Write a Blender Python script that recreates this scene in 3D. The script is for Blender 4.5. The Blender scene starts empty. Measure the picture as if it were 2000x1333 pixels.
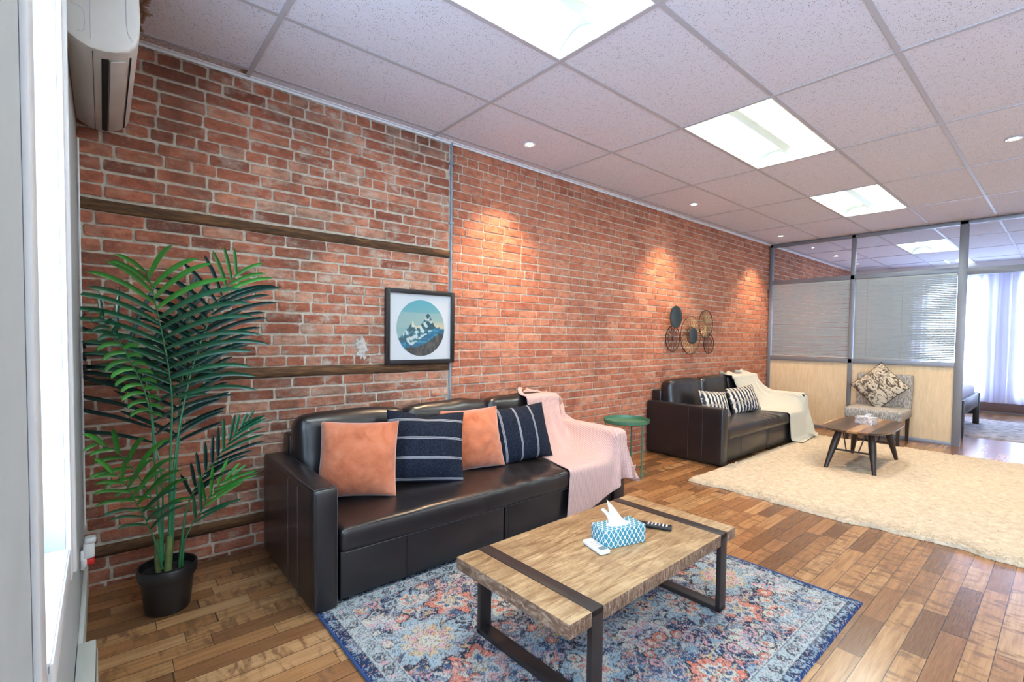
import bpy, bmesh, math, random
import numpy as np
from mathutils import Vector, Matrix, Euler

SC = bpy.context.scene
COL = SC.collection
R = math.radians
PI = math.pi

# ---------------------------------------------------------------- camera
cam_d = bpy.data.cameras.new('camera')
cam = bpy.data.objects.new('camera', cam_d)
COL.objects.link(cam)
SC.camera = cam
F_PX, CX, CY = 937.98, 1015.82, 688.32
YAW, PITCH, ROLL = .8558, -.0338, .0124
cam_d.sensor_fit = 'HORIZONTAL'
cam_d.sensor_width = 36.0
cam_d.lens = F_PX / 2000 * 36.0
cam_d.shift_x = -(CX - 1000) / 2000
cam_d.shift_y = (CY - 666.5) / 2000
cam_d.clip_start = 0.01
_fw = Vector((math.cos(YAW) * math.cos(PITCH), math.sin(YAW) * math.cos(PITCH), math.sin(PITCH)))
_rt = Vector((math.sin(YAW), -math.cos(YAW), 0))
_up = _rt.cross(_fw)
_r2 = _rt * math.cos(ROLL) + _up * math.sin(ROLL)
_u2 = -_rt * math.sin(ROLL) + _up * math.cos(ROLL)
_m = Matrix((_r2, _u2, -_fw)).transposed().to_4x4()
_m.translation = Vector((0.0859, -3.1799, 1.2973))
cam.matrix_world = _m

# ---------------------------------------------------------------- world, exposure
W = bpy.data.worlds.new('daylight')
SC.world = W
W.use_nodes = True
_bg = W.node_tree.nodes['Background']
_bg.inputs[0].default_value = (0.60, 0.76, 1.0, 1)
_bg.inputs[1].default_value = 12.0
SC.view_settings.view_transform = 'Standard'
SC.view_settings.look = 'None'
SC.view_settings.gamma = 1
SC.view_settings.use_curve_mapping = False
SC.view_settings.exposure = 0.64
SC.cycles.use_denoising = True
SC.cycles.max_bounces = 10
SC.cycles.diffuse_bounces = 5
SC.cycles.glossy_bounces = 4
SC.cycles.transparent_max_bounces = 12
SC.cycles.sample_clamp_indirect = 6
SC.cycles.caustics_reflective = False
SC.cycles.caustics_refractive = False

H = 2.7668           # ceiling height
XP = 8.03            # glazed partition
XB = 12.4            # far wall of the room behind the partition
YR = -6.2            # right-hand wall of the room


def portal(name, loc, rot, sx, sy):
    d = bpy.data.lights.new(name, 'AREA')
    d.shape = 'RECTANGLE'
    d.size = sx
    d.size_y = sy
    d.cycles.is_portal = True
    o = bpy.data.objects.new(name, d)
    o.location = loc
    o.rotation_euler = rot
    COL.objects.link(o)


# window openings: (y0, y1, z0, z1)
WIN1 = (-1.98, -1.37, 0.69, 2.52)
WIN2 = (-5.9, -3.50, 0.50, 2.58)
WIN3 = (-2.12, -1.2, 0.30, 2.45)
WIN4 = (-3.7, -2.50, 0.30, 2.45)
for n_, (a, b, c, d_), x_, rz in (('window_light_1', WIN1, -0.15, -90), ('window_light_2', WIN2, -0.15, -90),
                                   ('window_light_3', WIN3, XB + .14, 90), ('window_light_4', WIN4, XB + .14, 90)):
    portal(n_, (x_, (a + b) / 2, (c + d_) / 2), (R(90), 0, R(rz)), b - a, d_ - c)


# ---------------------------------------------------------------- node helpers
class NT:
    def __init__(self, name):
        self.m = bpy.data.materials.new(name)
        self.m.use_nodes = True
        self.t = self.m.node_tree
        self.b = self.t.nodes['Principled BSDF']
        self.out = self.t.nodes['Material Output']

    def n(self, typ, **kw):
        nd = self.t.nodes.new(typ)
        for k, v in kw.items():
            setattr(nd, k, v)
        return nd

    def l(self, a, b):
        self.t.links.new(a, b)

    def val(self, sock, v):
        if isinstance(v, (int, float)):
            sock.default_value = v
        elif isinstance(v, (tuple, list)):
            sock.default_value = tuple(v) if len(v) == len(sock.default_value) else tuple(v) + (1,)
        else:
            self.l(v, sock)

    def math(self, op, a, b=0.0, c=None):
        nd = self.n('ShaderNodeMath', operation=op)
        self.val(nd.inputs[0], a)
        self.val(nd.inputs[1], b)
        if c is not None:
            self.val(nd.inputs[2], c)
        return nd.outputs[0]

    def pos(self, kind='Object'):
        return self.n('ShaderNodeTexCoord').outputs[kind]

    def sep(self, v):
        nd = self.n('ShaderNodeSeparateXYZ')
        self.l(v, nd.inputs[0])
        return nd.outputs

    def comb(self, x, y, z):
        nd = self.n('ShaderNodeCombineXYZ')
        for s, v in zip(nd.inputs, (x, y, z)):
            self.val(s, v)
        return nd.outputs[0]

    def mapping(self, v, scale=(1, 1, 1), rot=(0, 0, 0), loc=(0, 0, 0)):
        nd = self.n('ShaderNodeMapping')
        self.l(v, nd.inputs[0])
        nd.inputs['Scale'].default_value = scale
        nd.inputs['Rotation'].default_value = rot
        nd.inputs['Location'].default_value = loc
        return nd.outputs[0]

    def noise(self, v, scale=5, detail=3, rough=.5, dist=0, col=False):
        nd = self.n('ShaderNodeTexNoise')
        if v is not None:
            self.l(v, nd.inputs['Vector'])
        self.val(nd.inputs['Scale'], scale)
        nd.inputs['Detail'].default_value = detail
        nd.inputs['Roughness'].default_value = rough
        nd.inputs['Distortion'].default_value = dist
        return nd.outputs['Color' if col else 'Fac']

    def voro(self, v, scale=5, feature='F1', out='Distance'):
        nd = self.n('ShaderNodeTexVoronoi', feature=feature)
        self.l(v, nd.inputs['Vector'])
        self.val(nd.inputs['Scale'], scale)
        return nd.outputs[out]

    def ramp(self, f, stops, interp='LINEAR'):
        nd = self.n('ShaderNodeValToRGB')
        nd.color_ramp.interpolation = interp
        e = nd.color_ramp.elements
        while len(e) < len(stops):
            e.new(0.5)
        for k, (p, c) in enumerate(stops):
            e[k].position = p
            e[k].color = (c, c, c, 1) if isinstance(c, (int, float)) else tuple(c) + (1,)
        self.l(f, nd.inputs[0])
        return nd.outputs[0]

    def mix(self, f, a, b, blend='MIX'):
        nd = self.n('ShaderNodeMix', data_type='RGBA', blend_type=blend)
        self.val(nd.inputs[0], f)
        self.val(nd.inputs[6], a)
        self.val(nd.inputs[7], b)
        return nd.outputs[2]

    def bump(self, h, strength=.3, dist=.01):
        nd = self.n('ShaderNodeBump')
        nd.inputs['Strength'].default_value = strength
        nd.inputs['Distance'].default_value = dist
        self.l(h, nd.inputs['Height'])
        self.l(nd.outputs[0], self.b.inputs['Normal'])
        return nd.outputs[0]

    def base(self, c):
        self.val(self.b.inputs['Base Color'], c)

    def set(self, **kw):
        for k, v in kw.items():
            self.val(self.b.inputs[k.replace('_', ' ')], v)
        return self


def plain(name, col, rough=.5, metal=0., bump=None, var=0.0, vscale=8, spec=.5):
    t = NT(name)
    if var:
        p = t.pos()
        f = t.noise(p, vscale, 4)
        c2 = tuple(max(0, c * (1 - var)) for c in col)
        c3 = tuple(min(1, c * (1 + var)) for c in col)
        t.base(t.ramp(f, [(.3, c2), (.7, c3)]))
    else:
        t.base(col)
    t.set(Roughness=rough, Metallic=metal, Specular_IOR_Level=spec)
    if bump:
        t.bump(t.noise(t.pos(), bump[0], 3), bump[1], .004)
    return t.m


# ---------------------------------------------------------------- materials
def m_floor():
    t = NT('maple_floor')
    x, y, z = t.sep(t.pos())
    w = .0885
    row = t.math('FLOOR', t.math('DIVIDE', y, w))
    fy = t.math('SUBTRACT', t.math('DIVIDE', y, w), row)
    wn = t.n('ShaderNodeTexWhiteNoise', noise_dimensions='1D')
    t.l(row, wn.inputs['W'])
    off = t.math('MULTIPLY', wn.outputs['Value'], 17.3)
    xr = t.math('ADD', x, off)
    # uneven board lengths: warp x before cutting it into cells
    wrp = t.math('MULTIPLY', t.math('SINE', t.math('MULTIPLY', xr, 3.7)), .14)
    u = t.math('DIVIDE', t.math('ADD', xr, wrp), .52)
    cell = t.math('FLOOR', u)
    fx = t.math('SUBTRACT', u, cell)
    wn2 = t.n('ShaderNodeTexWhiteNoise', noise_dimensions='2D')
    t.l(t.comb(cell, row, 0), wn2.inputs['Vector'])
    rid = wn2.outputs['Value']
    rc = t.sep(wn2.outputs['Color'])
    base = t.ramp(rid, [(0, (.11, .045, .017)), (.2, (.21, .088, .033)), (.5, (.31, .142, .054)), (.78, (.39, .20, .082)), (1, (.46, .265, .125))])
    gv = t.comb(t.math('ADD', t.math('MULTIPLY', x, 1.2), t.math('MULTIPLY', rid, 31)), t.math('MULTIPLY', y, 15),
                t.math('MULTIPLY', rc[1], 9))
    g1 = t.noise(gv, 3.2, 4, .6, .25)
    c1 = t.mix(t.ramp(g1, [(.30, .62), (.62, 0)]), base, (.12, .048, .017))
    # maple figure: cross-grain waves on some boards only
    fv = t.comb(t.math('ADD', t.math('MULTIPLY', x, 17), t.math('MULTIPLY', rid, 60)), t.math('MULTIPLY', y, 5.5), rc[2])
    g2 = t.noise(fv, 1.6, 4, .55, .5)
    sel = t.ramp(rc[1], [(.45, 0), (.62, 1)])
    f2 = t.math('MULTIPLY', t.ramp(g2, [(.50, 0), (.64, .85)]), sel)
    c2 = t.mix(f2, c1, (.13, .060, .026))
    fl = t.noise(t.mapping(t.pos(), (2, 40, 1)), 5, 3)
    c3 = t.mix(t.ramp(fl, [(.25, .16), (.7, 0)]), c2, (.55, .36, .20))
    e1 = t.math('MINIMUM', fy, t.math('SUBTRACT', 1, fy))
    e2 = t.math('MULTIPLY', t.math('MINIMUM', fx, t.math('SUBTRACT', 1, fx)), 5.5)
    e = t.math('MINIMUM', e1, e2)
    gap = t.ramp(e, [(.008, 1), (.022, 0)])
    t.base(t.mix(gap, c3, (.035, .016, .009)))
    t.set(Roughness=.25, Coat_Weight=.3, Coat_Roughness=.20)

    return t.m


def m_brick():
    t = NT('old_red_brick')
    at = t.n('ShaderNodeAttribute', attribute_name='brick')
    r, g, b = t.sep(at.outputs['Color'])
    p = t.pos()
    base = t.ramp(r, [(0, (.12, .050, .038)), (.10, (.24, .080, .050)), (.32, (.39, .125, .073)), (.6, (.51, .180, .102)),
                      (.82, (.60, .250, .150)), (1, (.63, .37, .26))])
    n1 = t.noise(t.mapping(p, (1, 1, 2.2)), 14, 6, .65)
    c = t.mix(t.ramp(n1, [(.38, .55), (.58, 0)]), base, (.13, .040, .026))
    n2 = t.noise(p, 46, 4, .7)
    c = t.mix(t.ramp(n2, [(.55, 0), (.75, .55)]), c, (.62, .30, .19))
    # mortar smears and limewash left on the brick face
    n3 = t.noise(t.mapping(p, (1, 1, 1.6)), 7, 7, .72)
    sm = t.math('MULTIPLY', t.ramp(n3, [(.50, 0), (.66, 1)]), b)
    c = t.mix(sm, c, (.55, .47, .38))
    n4 = t.noise(p, 1.7, 5, .6)
    px_ = t.sep(p)[0]
    lft = t.ramp(t.math('MULTIPLY', px_, .2), [(.40, 1), (.44, .25)])
    c = t.mix(t.math('MULTIPLY', t.ramp(n4, [(.36, .6), (.55, 0)]), lft), c, (.085, .042, .030))
    mort = t.mix(t.noise(p, 30, 5, .7), (.34, .28, .21), (.66, .60, .50))
    t.base(t.mix(g, c, mort))
    t.set(Roughness=.88, Specular_IOR_Level=.25)
    hh = t.math('ADD', t.noise(p, 60, 6, .7), t.math('MULTIPLY', t.noise(p, 18, 4, .6), 1.4))
    t.bump(hh, .75, .006)
    return t.m


def m_mortar():
    t = NT('lime_mortar')
    p = t.pos()
    n = t.noise(p, 26, 6, .7)
    c = t.ramp(n, [(.28, (.34, .29, .22)), (.48, (.58, .52, .43)), (.7, (.74, .69, .60))])
    t.base(c)
    t.set(Roughness=.95, Specular_IOR_Level=.15)
    t.bump(t.noise(p, 55, 6, .75), .9, .008)
    return t.m


def m_tile():
    t = NT('mineral_ceiling_tile')
    p = t.pos()
    x, y, z = t.sep(p)
    v = t.voro(t.mapping(p, (1, 1.25, 1)), 95)
    n = t.noise(p, 60, 2)
    sel = t.noise(p, 38, 3)
    pit = t.math('MULTIPLY', t.ramp(v, [(.17, 1), (.27, 0)]), t.ramp(sel, [(.46, 0), (.54, 1)]))
    v2 = t.voro(p, 260)
    pit2 = t.math('MULTIPLY', t.ramp(v2, [(.20, .9), (.34, 0)]), t.ramp(t.noise(p, 90, 2), [(.5, 0), (.6, 1)]))
    pp = t.math('MAXIMUM', pit, pit2)
    c = t.mix(pp, (.71, .71, .79), (.16, .15, .155))
    # water stains by the air conditioner (two tiles)
    wob = t.noise(p, 9, 5, .6)
    wv = t.math('MULTIPLY', t.math('SUBTRACT', wob, .5), .16)
    d1 = t.math('ADD', t.math('SUBTRACT', x, .262), wv)
    edge1 = t.ramp(t.math('ABSOLUTE', t.math('SUBTRACT', d1, -.02)), [(.0, 1), (.022, 0)])
    in1 = t.math('LESS_THAN', d1, -.0)
    near = t.math('LESS_THAN', x, .60)
    c = t.mix(t.math('MULTIPLY', in1, .80), c, (.42, .33, .24))
    c = t.mix(t.math('MULTIPLY', edge1, .85), c, (.16, .07, .015))
    strip = t.math('MULTIPLY', t.math('GREATER_THAN', y, -.1075), t.math('LESS_THAN', x, .725))
    sp = t.noise(p, 70, 5, .8)
    c = t.mix(t.math('MULTIPLY', strip, t.ramp(sp, [(.42, 0), (.58, .75)])), c, (.36, .19, .09))
    e3 = t.math('MULTIPLY', strip, t.ramp(t.math('ADD', x, wv), [(.655, 0), (.69, 1)]))
    c = t.mix(t.math('MULTIPLY', e3, .9), c, (.20, .09, .025))
    t.base(c)
    t.set(Roughness=.95, Specular_IOR_Level=.1)
    hgt = t.math('SUBTRACT', t.math('MULTIPLY', n, .2), pp)
    t.bump(hgt, .4, .002)
    return t.m


def m_leather():
    t = NT('black_leather')
    p = t.pos()
    n = t.noise(p, 5, 4)
    t.base(t.ramp(n, [(.3, (.007, .0065, .008)), (.7, (.013, .011, .012))]))
    t.set(Roughness=.32, Specular_IOR_Level=.6, Coat_Weight=.2, Coat_Roughness=.2)
    v = t.voro(p, 420, 'DISTANCE_TO_EDGE')
    h = t.math('ADD', t.math('MULTIPLY', v, .35), t.math('MULTIPLY', t.noise(t.mapping(p, (1, 1, 1.4)), 14, 4, .55, .1), .9))
    t.bump(h, .12, .005)
    return t.m


def m_wood(name, stops, axis=0, scale=(1.2, 16, 16), nscale=4, rough=.55, knots=0, planks=None, bump=.3):
    t = NT(name)
    p = t.pos()
    xyz = t.sep(p)
    v = t.mapping(p, scale)
    if planks:
        ax, w = planks
        pid = t.math('FLOOR', t.math('DIVIDE', t.math('ADD', xyz[ax], 5.0), w))
        wn = t.n('ShaderNodeTexWhiteNoise', noise_dimensions='1D')
        t.l(pid, wn.inputs['W'])
        add = t.n('ShaderNodeVectorMath', operation='ADD')
        t.l(v, add.inputs[0])
        sc = t.n('ShaderNodeVectorMath', operation='SCALE')
        t.l(wn.outputs['Color'], sc.inputs[0])
        sc.inputs['Scale'].default_value = 20
        t.l(sc.outputs[0], add.inputs[1])
        v = add.outputs[0]
    g = t.noise(v, nscale, 6, .6, 1.0)
    if planks:
        g = t.math('ADD', g, t.math('MULTIPLY', t.math('SUBTRACT', wn.outputs['Value'], .5), planks_amt.get(name, .16)))
    c = t.ramp(g, stops)
    if knots:
        kv = t.voro(t.mapping(p, (3.4, 6.0, 3.0)), 1.0)
        c = t.mix(t.ramp(kv, [(.035, .9), (.10, 0)]), c, (.06, .025, .012))
        sw = t.noise(t.mapping(p, (70, 7, 7)), 2.2, 4, .7)
        c = t.mix(t.ramp(sw, [(.56, 0), (.72, .55)]), c, (.13, .065, .03))
        bl = t.noise(p, 6, 4, .6)
        c = t.mix(t.ramp(bl, [(.40, .45), (.56, 0)]), c, (.20, .105, .045))
    t.base(c)
    t.set(Roughness=rough)
    t.bump(g, bump, .004)
    return t.m


planks_amt = {'reclaimed_wood': .12, 'striped_walnut': 1.0}


def m_glass(name, tint=(.97, .985, .985), amt=1.0):
    t = NT(name)
    tr = t.n('ShaderNodeBsdfTransparent')
    tr.inputs[0].default_value = tint + (1,)
    gl = t.n('ShaderNodeBsdfGlossy')
    gl.inputs['Roughness'].default_value = .015
    lw = t.n('ShaderNodeLayerWeight')
    lw.inputs['Blend'].default_value = .5
    fr = t.math('MULTIPLY_ADD', t.math('POWER', lw.outputs['Facing'], 4.0), .92, .045)
    mx = t.n('ShaderNodeMixShader')
    t.l(t.math('MULTIPLY', fr, amt), mx.inputs[0])
    t.l(tr.outputs[0], mx.inputs[1])
    t.l(gl.outputs[0], mx.inputs[2])
    t.l(mx.outputs[0], t.out.inputs[0])
    return t.m


def m_sheer():
    t = NT('sheer_curtain')
    tr = t.n('ShaderNodeBsdfTransparent')
    tl = t.n('ShaderNodeBsdfTranslucent')
    df = t.n('ShaderNodeBsdfDiffuse')
    tl.inputs[0].default_value = (.80, .80, .96, 1)
    df.inputs[0].default_value = (.70, .71, .90, 1)
    m1 = t.n('ShaderNodeMixShader')
    m1.inputs[0].default_value = .6
    t.l(df.outputs[0], m1.inputs[1])
    t.l(tl.outputs[0], m1.inputs[2])
    m2 = t.n('ShaderNodeMixShader')
    m2.inputs[0].default_value = .72
    t.l(tr.outputs[0], m2.inputs[1])
    t.l(m1.outputs[0], m2.inputs[2])
    t.l(m2.outputs[0], t.out.inputs[0])
    return t.m


def m_emit(name, col, s):
    t = NT(name)
    t.base((.8, .8, .8))
    t.set(Emission_Color=tuple(col) + (1,), Emission_Strength=s)
    return t.m


def m_leaf(name, c1, c2, rough=.32):
    t = NT(name)
    at = t.n('ShaderNodeAttribute', attribute_name='leaf')
    r, g, b = t.sep(at.outputs['Color'])
    f = t.math('ADD', t.math('MULTIPLY', r, .8), t.math('MULTIPLY', t.noise(t.pos(), 25, 3), .3))
    t.base(t.ramp(f, [(.1, c1), (.8, c2)]))
    t.set(Roughness=rough, Specular_IOR_Level=.6)
    t.bump(t.noise(t.mapping(t.pos(), (40, 40, 6)), 9, 2), .25, .002)
    return t.m


def m_attr(name, attr, rough=.9, bumps=None, spec=.2):
    t = NT(name)
    at = t.n('ShaderNodeAttribute', attribute_name=attr)
    t.base(at.outputs['Color'])
    t.set(Roughness=rough, Specular_IOR_Level=spec)
    if bumps:
        t.bump(t.noise(t.pos(), bumps[0], 3, .7), bumps[1], .003)
    return t.m


def m_knit(name, col):
    t = NT(name)
    p = t.pos('UV')
    x, y, z = t.sep(p)
    a = t.math('SINE', t.math('MULTIPLY', x, 520))
    b = t.math('SINE', t.math('MULTIPLY', y, 700))
    h = t.math('ADD', a, t.math('MULTIPLY', b, .5))
    n = t.noise(p, 30, 3)
    dark = tuple(c * .78 for c in col)
    c = t.mix(t.ramp(h, [(0.0, .0), (.9, 1)]), dark, col)
    t.base(t.mix(t.math('MULTIPLY', n, .25), c, dark))
    t.set(Roughness=.95, Specular_IOR_Level=.1, Sheen_Weight=.3)
    t.bump(h, .45, .004)
    return t.m


def m_suede():
    t = NT('rust_suede')
    p = t.pos()
    n = t.noise(p, 8, 5, .6, .6)
    t.base(t.ramp(n, [(.28, (.33, .085, .036)), (.5, (.50, .150, .068)), (.75, (.60, .22, .125))]))
    t.set(Roughness=.85, Sheen_Weight=.5, Specular_IOR_Level=.2)
    t.bump(t.noise(p, 13, 4, .5, .5), .25, .012)
    return t.m


def m_stripes(name, axis, spots, half):
    """dark slub fabric with groups of three thin white lines at given offsets along one axis"""
    t = NT(name)
    p = t.pos()
    xyz = t.sep(p)
    n = t.noise(t.mapping(p, (90, 90, 30) if axis == 'z' else (30, 90, 90)), 3, 3, .7)
    c = t.ramp(n, [(.35, (.005, .007, .013)), (.55, (.014, .019, .034)), (.75, (.055, .065, .09))])
    a = xyz[{'x': 0, 'z': 2}[axis]]
    tot = None
    for s in spots:
        for o in (-.0045, .0, .0045) if half is None else half:
            d = t.math('ABSOLUTE', t.math('SUBTRACT', a, s + o))
            l = t.math('LESS_THAN', d, .0011)
            tot = l if tot is None else t.math('MAXIMUM', tot, l)
    t.base(t.mix(t.math('MULTIPLY', tot, .85), c, (.62, .62, .64)))
    t.set(Roughness=.95, Specular_IOR_Level=.15)
    t.bump(n, .4, .003)
    return t.m


def m_ogee(name, top):
    t = NT(name)
    x, y, z = t.sep(t.pos())
    u, v = (x, y) if top else (t.math('ADD', x, y), z)
    k = .0245
    cu = t.math('COSINE', t.math('MULTIPLY', u, 2 * PI / k))
    cv = t.math('COSINE', t.math('MULTIPLY', v, 2 * PI / (k * 1.55)))
    s = t.math('ABSOLUTE', t.math('ADD', cu, cv))
    c = t.ramp(s, [(.30, (.66, .74, .76)), (.48, (.010, .13, .20)), (.95, (.010, .13, .21)), (1.25, (.035, .26, .34))], 'CONSTANT')
    t.base(c)
    t.set(Roughness=.45)
    return t.m


def m_woven():
    """grey ground with broken vertical marks: slipper chair cover"""
    t = NT('woven_grey_pattern')
    p = t.pos()
    x, y, z = t.sep(p)
    n = t.noise(t.mapping(p, (95, 95, 16)), 1.4, 4, .6)
    c = t.ramp(n, [(.42, (.20, .195, .19)), (.52, (.34, .33, .31)), (.62, (.52, .50, .46))])
    t.base(c)
    t.set(Roughness=.95, Specular_IOR_Level=.15)
    return t.m


def m_fur_pattern():
    t = NT('black_white_marbled')
    p = t.pos()
    n = t.noise(t.mapping(p, (1, 1, 1.5), rot=(0, .6, 0)), 11, 5, .55, 2.2)
    t.base(t.ramp(n, [(.40, (.06, .05, .042)), (.47, (.20, .165, .13)), (.52, (.50, .44, .35))]))
    t.set(Roughness=.95)
    return t.m


def m_ikat():
    t = NT('navy_cream_ikat')
    p = t.pos()
    x, y, z = t.sep(p)
    n = t.noise(t.mapping(p, (14, 8, 30)), 1, 3)
    u = t.math('ADD', t.math('MULTIPLY', x, 105), t.math('MULTIPLY', n, 5))
    s = t.math('MULTIPLY', t.math('SINE', u), t.math('ABSOLUTE', t.math('SINE', t.math('MULTIPLY', z, 22))))
    t.base(t.ramp(t.math('ADD', t.math('MULTIPLY', s, .5), .5), [(.42, (.018, .028, .055)), (.56, (.55, .50, .42)), (1, (.72, .68, .60))]))
    t.set(Roughness=.9)
    return t.m


M = {}
M['floor'] = m_floor()
M['brick'] = m_brick()
M['mortar'] = m_mortar()
M['tile'] = m_tile()
M['tbar'] = plain('grid_metal', (.46, .455, .49), .45)
M['wallpaint'] = plain('painted_wall', (.43, .465, .485), .75, var=.03, bump=(60, .1))
M['wallwhite'] = plain('white_wall', (.78, .77, .76), .8, var=.02)
M['trim'] = plain('glossy_white_trim', (.74, .76, .78), .35)
M['leather'] = m_leather()
M['thread'] = plain('leather_stitch', (.05, .05, .058), .5)
M['plasticblk'] = plain('black_plastic', (.012, .012, .013), .38)
M['soil'] = plain('dark_soil', (.010, .009, .010), .95, bump=(120, .8), var=.5, vscale=80)
M['wood_top'] = m_wood('reclaimed_wood', [(.22, (.085, .038, .016)), (.38, (.24, .13, .055)), (.52, (.39, .245, .12)), (.72, (.52, .37, .21))],
                       scale=(2.6, 17, 17), nscale=2.6, rough=.5, knots=1, planks=(1, .155), bump=.35)
M['wood_edge'] = m_wood('sawn_edge', [(.3, (.07, .035, .02)), (.5, (.17, .095, .055)), (.7, (.42, .31, .22))],
                        scale=(40, 6, 12), nscale=3, rough=.75, bump=.8)
M['walnut'] = m_wood('striped_walnut', [(.15, (.035, .017, .010)), (.42, (.10, .046, .024)), (.62, (.19, .095, .045)), (.9, (.46, .27, .12))],
                     scale=(1.2, 12, 12), nscale=2, rough=.28, planks=(1, .085), bump=.08)
M['darkwood'] = plain('espresso_wood', (.022, .014, .011), .4)
M['steel'] = plain('dark_bronze_metal', (.035, .028, .027), .42, .35)
M['green'] = plain('green_metal', (.055, .17, .105), .35, .1)
M['alu'] = plain('grey_aluminium', (.22, .235, .27), .42, .35)
M['beige'] = m_wood('maple_laminate', [(.3, (.62, .47, .29)), (.7, (.74, .60, .40))], scale=(6, 6, .8), nscale=6, rough=.45, bump=.03)
M['glass'] = m_glass('clear_glass')
M['slat'] = plain('blind_slat', (.66, .70, .68), .4, .1)
M['sheer'] = m_sheer()
M['tube'] = m_emit('fluorescent_tube', (.93, 1.0, .94), 26)
M['lens'] = m_emit('lit_diffuser', (.93, 1.0, .95), 9)
M['troffer'] = plain('enamel_reflector', (.80, .86, .82), .35)
M['bulb'] = m_emit('warm_bulb', (1.0, .80, .58), 45)
M['acw'] = plain('cream_plastic', (.64, .62, .59), .35, var=.05)
M['black'] = plain('black_gap', (.004, .004, .004), .8)
M['leafd'] = m_leaf('leaf_dark_green', (.003, .016, .018), (.006, .050, .038), .22)
M['leafm'] = m_leaf('leaf_mid_green', (.004, .050, .026), (.014, .14, .058), .28)
M['leafb'] = m_leaf('leaf_bright_green', (.012, .12, .015), (.05, .29, .035), .34)
M['stem'] = m_leaf('palm_stem', (.010, .10, .045), (.03, .22, .09), .4)
M['trunk'] = plain('palm_trunk', (.14, .19, .06), .6, var=.3, vscale=30)
M['knitpink'] = m_knit('pink_knit', (.70, .46, .42))
M['knitcream'] = m_knit('cream_fleece', (.74, .70, .58))
M['suede'] = m_suede()
M['stripeh'] = m_stripes('navy_slub_cross_stripes', 'z', (.028, .150, .270, .385), (-.0055, 0, .0055))
M['stripev'] = m_stripes('navy_slub_long_stripes', 'x', (-.165, -.045, .085), (-.0055, .0, .0055))
M['rug'] = m_attr('patterned_rug_pile', 'rugcol', .95, (300, .5))
M['rugedge'] = plain('navy_rug_binding', (.02, .055, .16), .9, bump=(300, .5))
M["shag"] = plain("cream_shag", (.50, .43, .33), .98, var=.16, vscale=26, bump=(90, .6), spec=.1)
M['bedrug'] = plain('grey_white_rug', (.42, .40, .42), .98, var=.45, vscale=9, bump=(90, .6))
M['ogee'] = m_ogee('teal_lattice_print', False)
M['ogeetop'] = m_ogee('teal_lattice_print_top', True)
M['tissue'] = plain('white_tissue', (.86, .87, .89), .9)
M['whiteplastic'] = plain('white_plastic', (.72, .75, .77), .3)
M['lcd'] = plain('grey_display', (.17, .23, .22), .25)
M['orangekey'] = plain('orange_key', (.80, .45, .22), .5)
M['greykey'] = plain('grey_key', (.42, .45, .5), .5)
M['redp'] = plain('red_plastic', (.55, .015, .015), .25)
M['woven'] = m_woven()
M['marble_cushion'] = m_fur_pattern()
M['ikat'] = m_ikat()
M['paper_box'] = plain('grey_floral_card', (.48, .46, .47), .6, var=.55, vscale=60)
M['framebk'] = plain('black_frame', (.010, .010, .013), .35)
M['matboard'] = plain('white_mat_board', (.76, .76, .80), .8)
M['print'] = m_attr('mountain_print', 'paint', .6)
M['iron'] = plain('dark_iron', (.03, .028, .026), .5, .6)
M['darkdisc'] = plain('slate_metal_disc', (.028, .042, .045), .42, .5)
M['brass'] = plain('brass_wire', (.52, .40, .21), .38, .7)
M['conduit'] = plain('galvanised_conduit', (.26, .29, .32), .5, .4, var=.2, vscale=12)
M['oldwood'] = m_wood('old_timber', [(.3, (.03, .013, .007)), (.5, (.10, .046, .018)), (.7, (.21, .10, .038))], scale=(1.5, 9, 14),
                      nscale=5, rough=.85, bump=.8)
M['bedding'] = plain('lilac_bedding', (.60, .60, .72), .9)
M['heater'] = plain('enamel_heater', (.64, .67, .64), .4)
M['darkheater'] = plain('brown_heater', (.16, .10, .09), .5)
M['plaster'] = plain('grey_plaster_patch', (.44, .42, .39), .95, bump=(40, 1.0), var=.35, vscale=40)


# ---------------------------------------------------------------- mesh helpers
def tag(o, label=None, cat=None, group=None, kind=None):
    if label: o['label'] = label
    if cat: o['category'] = cat
    if group: o['group'] = group
    if kind: o['kind'] = kind
    return o


def empty(name, loc=(0, 0, 0), rz=0):
    o = bpy.data.objects.new(name, None)
    o.location = loc
    o.rotation_euler = (0, 0, rz)
    o.empty_display_size = .05
    COL.objects.link(o)
    return o


def obj_from(name, me, mats, parent=None, smooth=False, loc=None, rot=None):
    if not isinstance(mats, (list, tuple)):
        mats = [mats]
    for m in mats:
        me.materials.append(m)
    if smooth:
        me.polygons.foreach_set('use_smooth', [True] * len(me.polygons))
    o = bpy.data.objects.new(name, me)
    COL.objects.link(o)
    if parent: o.parent = parent
    if loc is not None: o.location = loc
    if rot is not None: o.rotation_euler = rot
    return o


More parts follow.
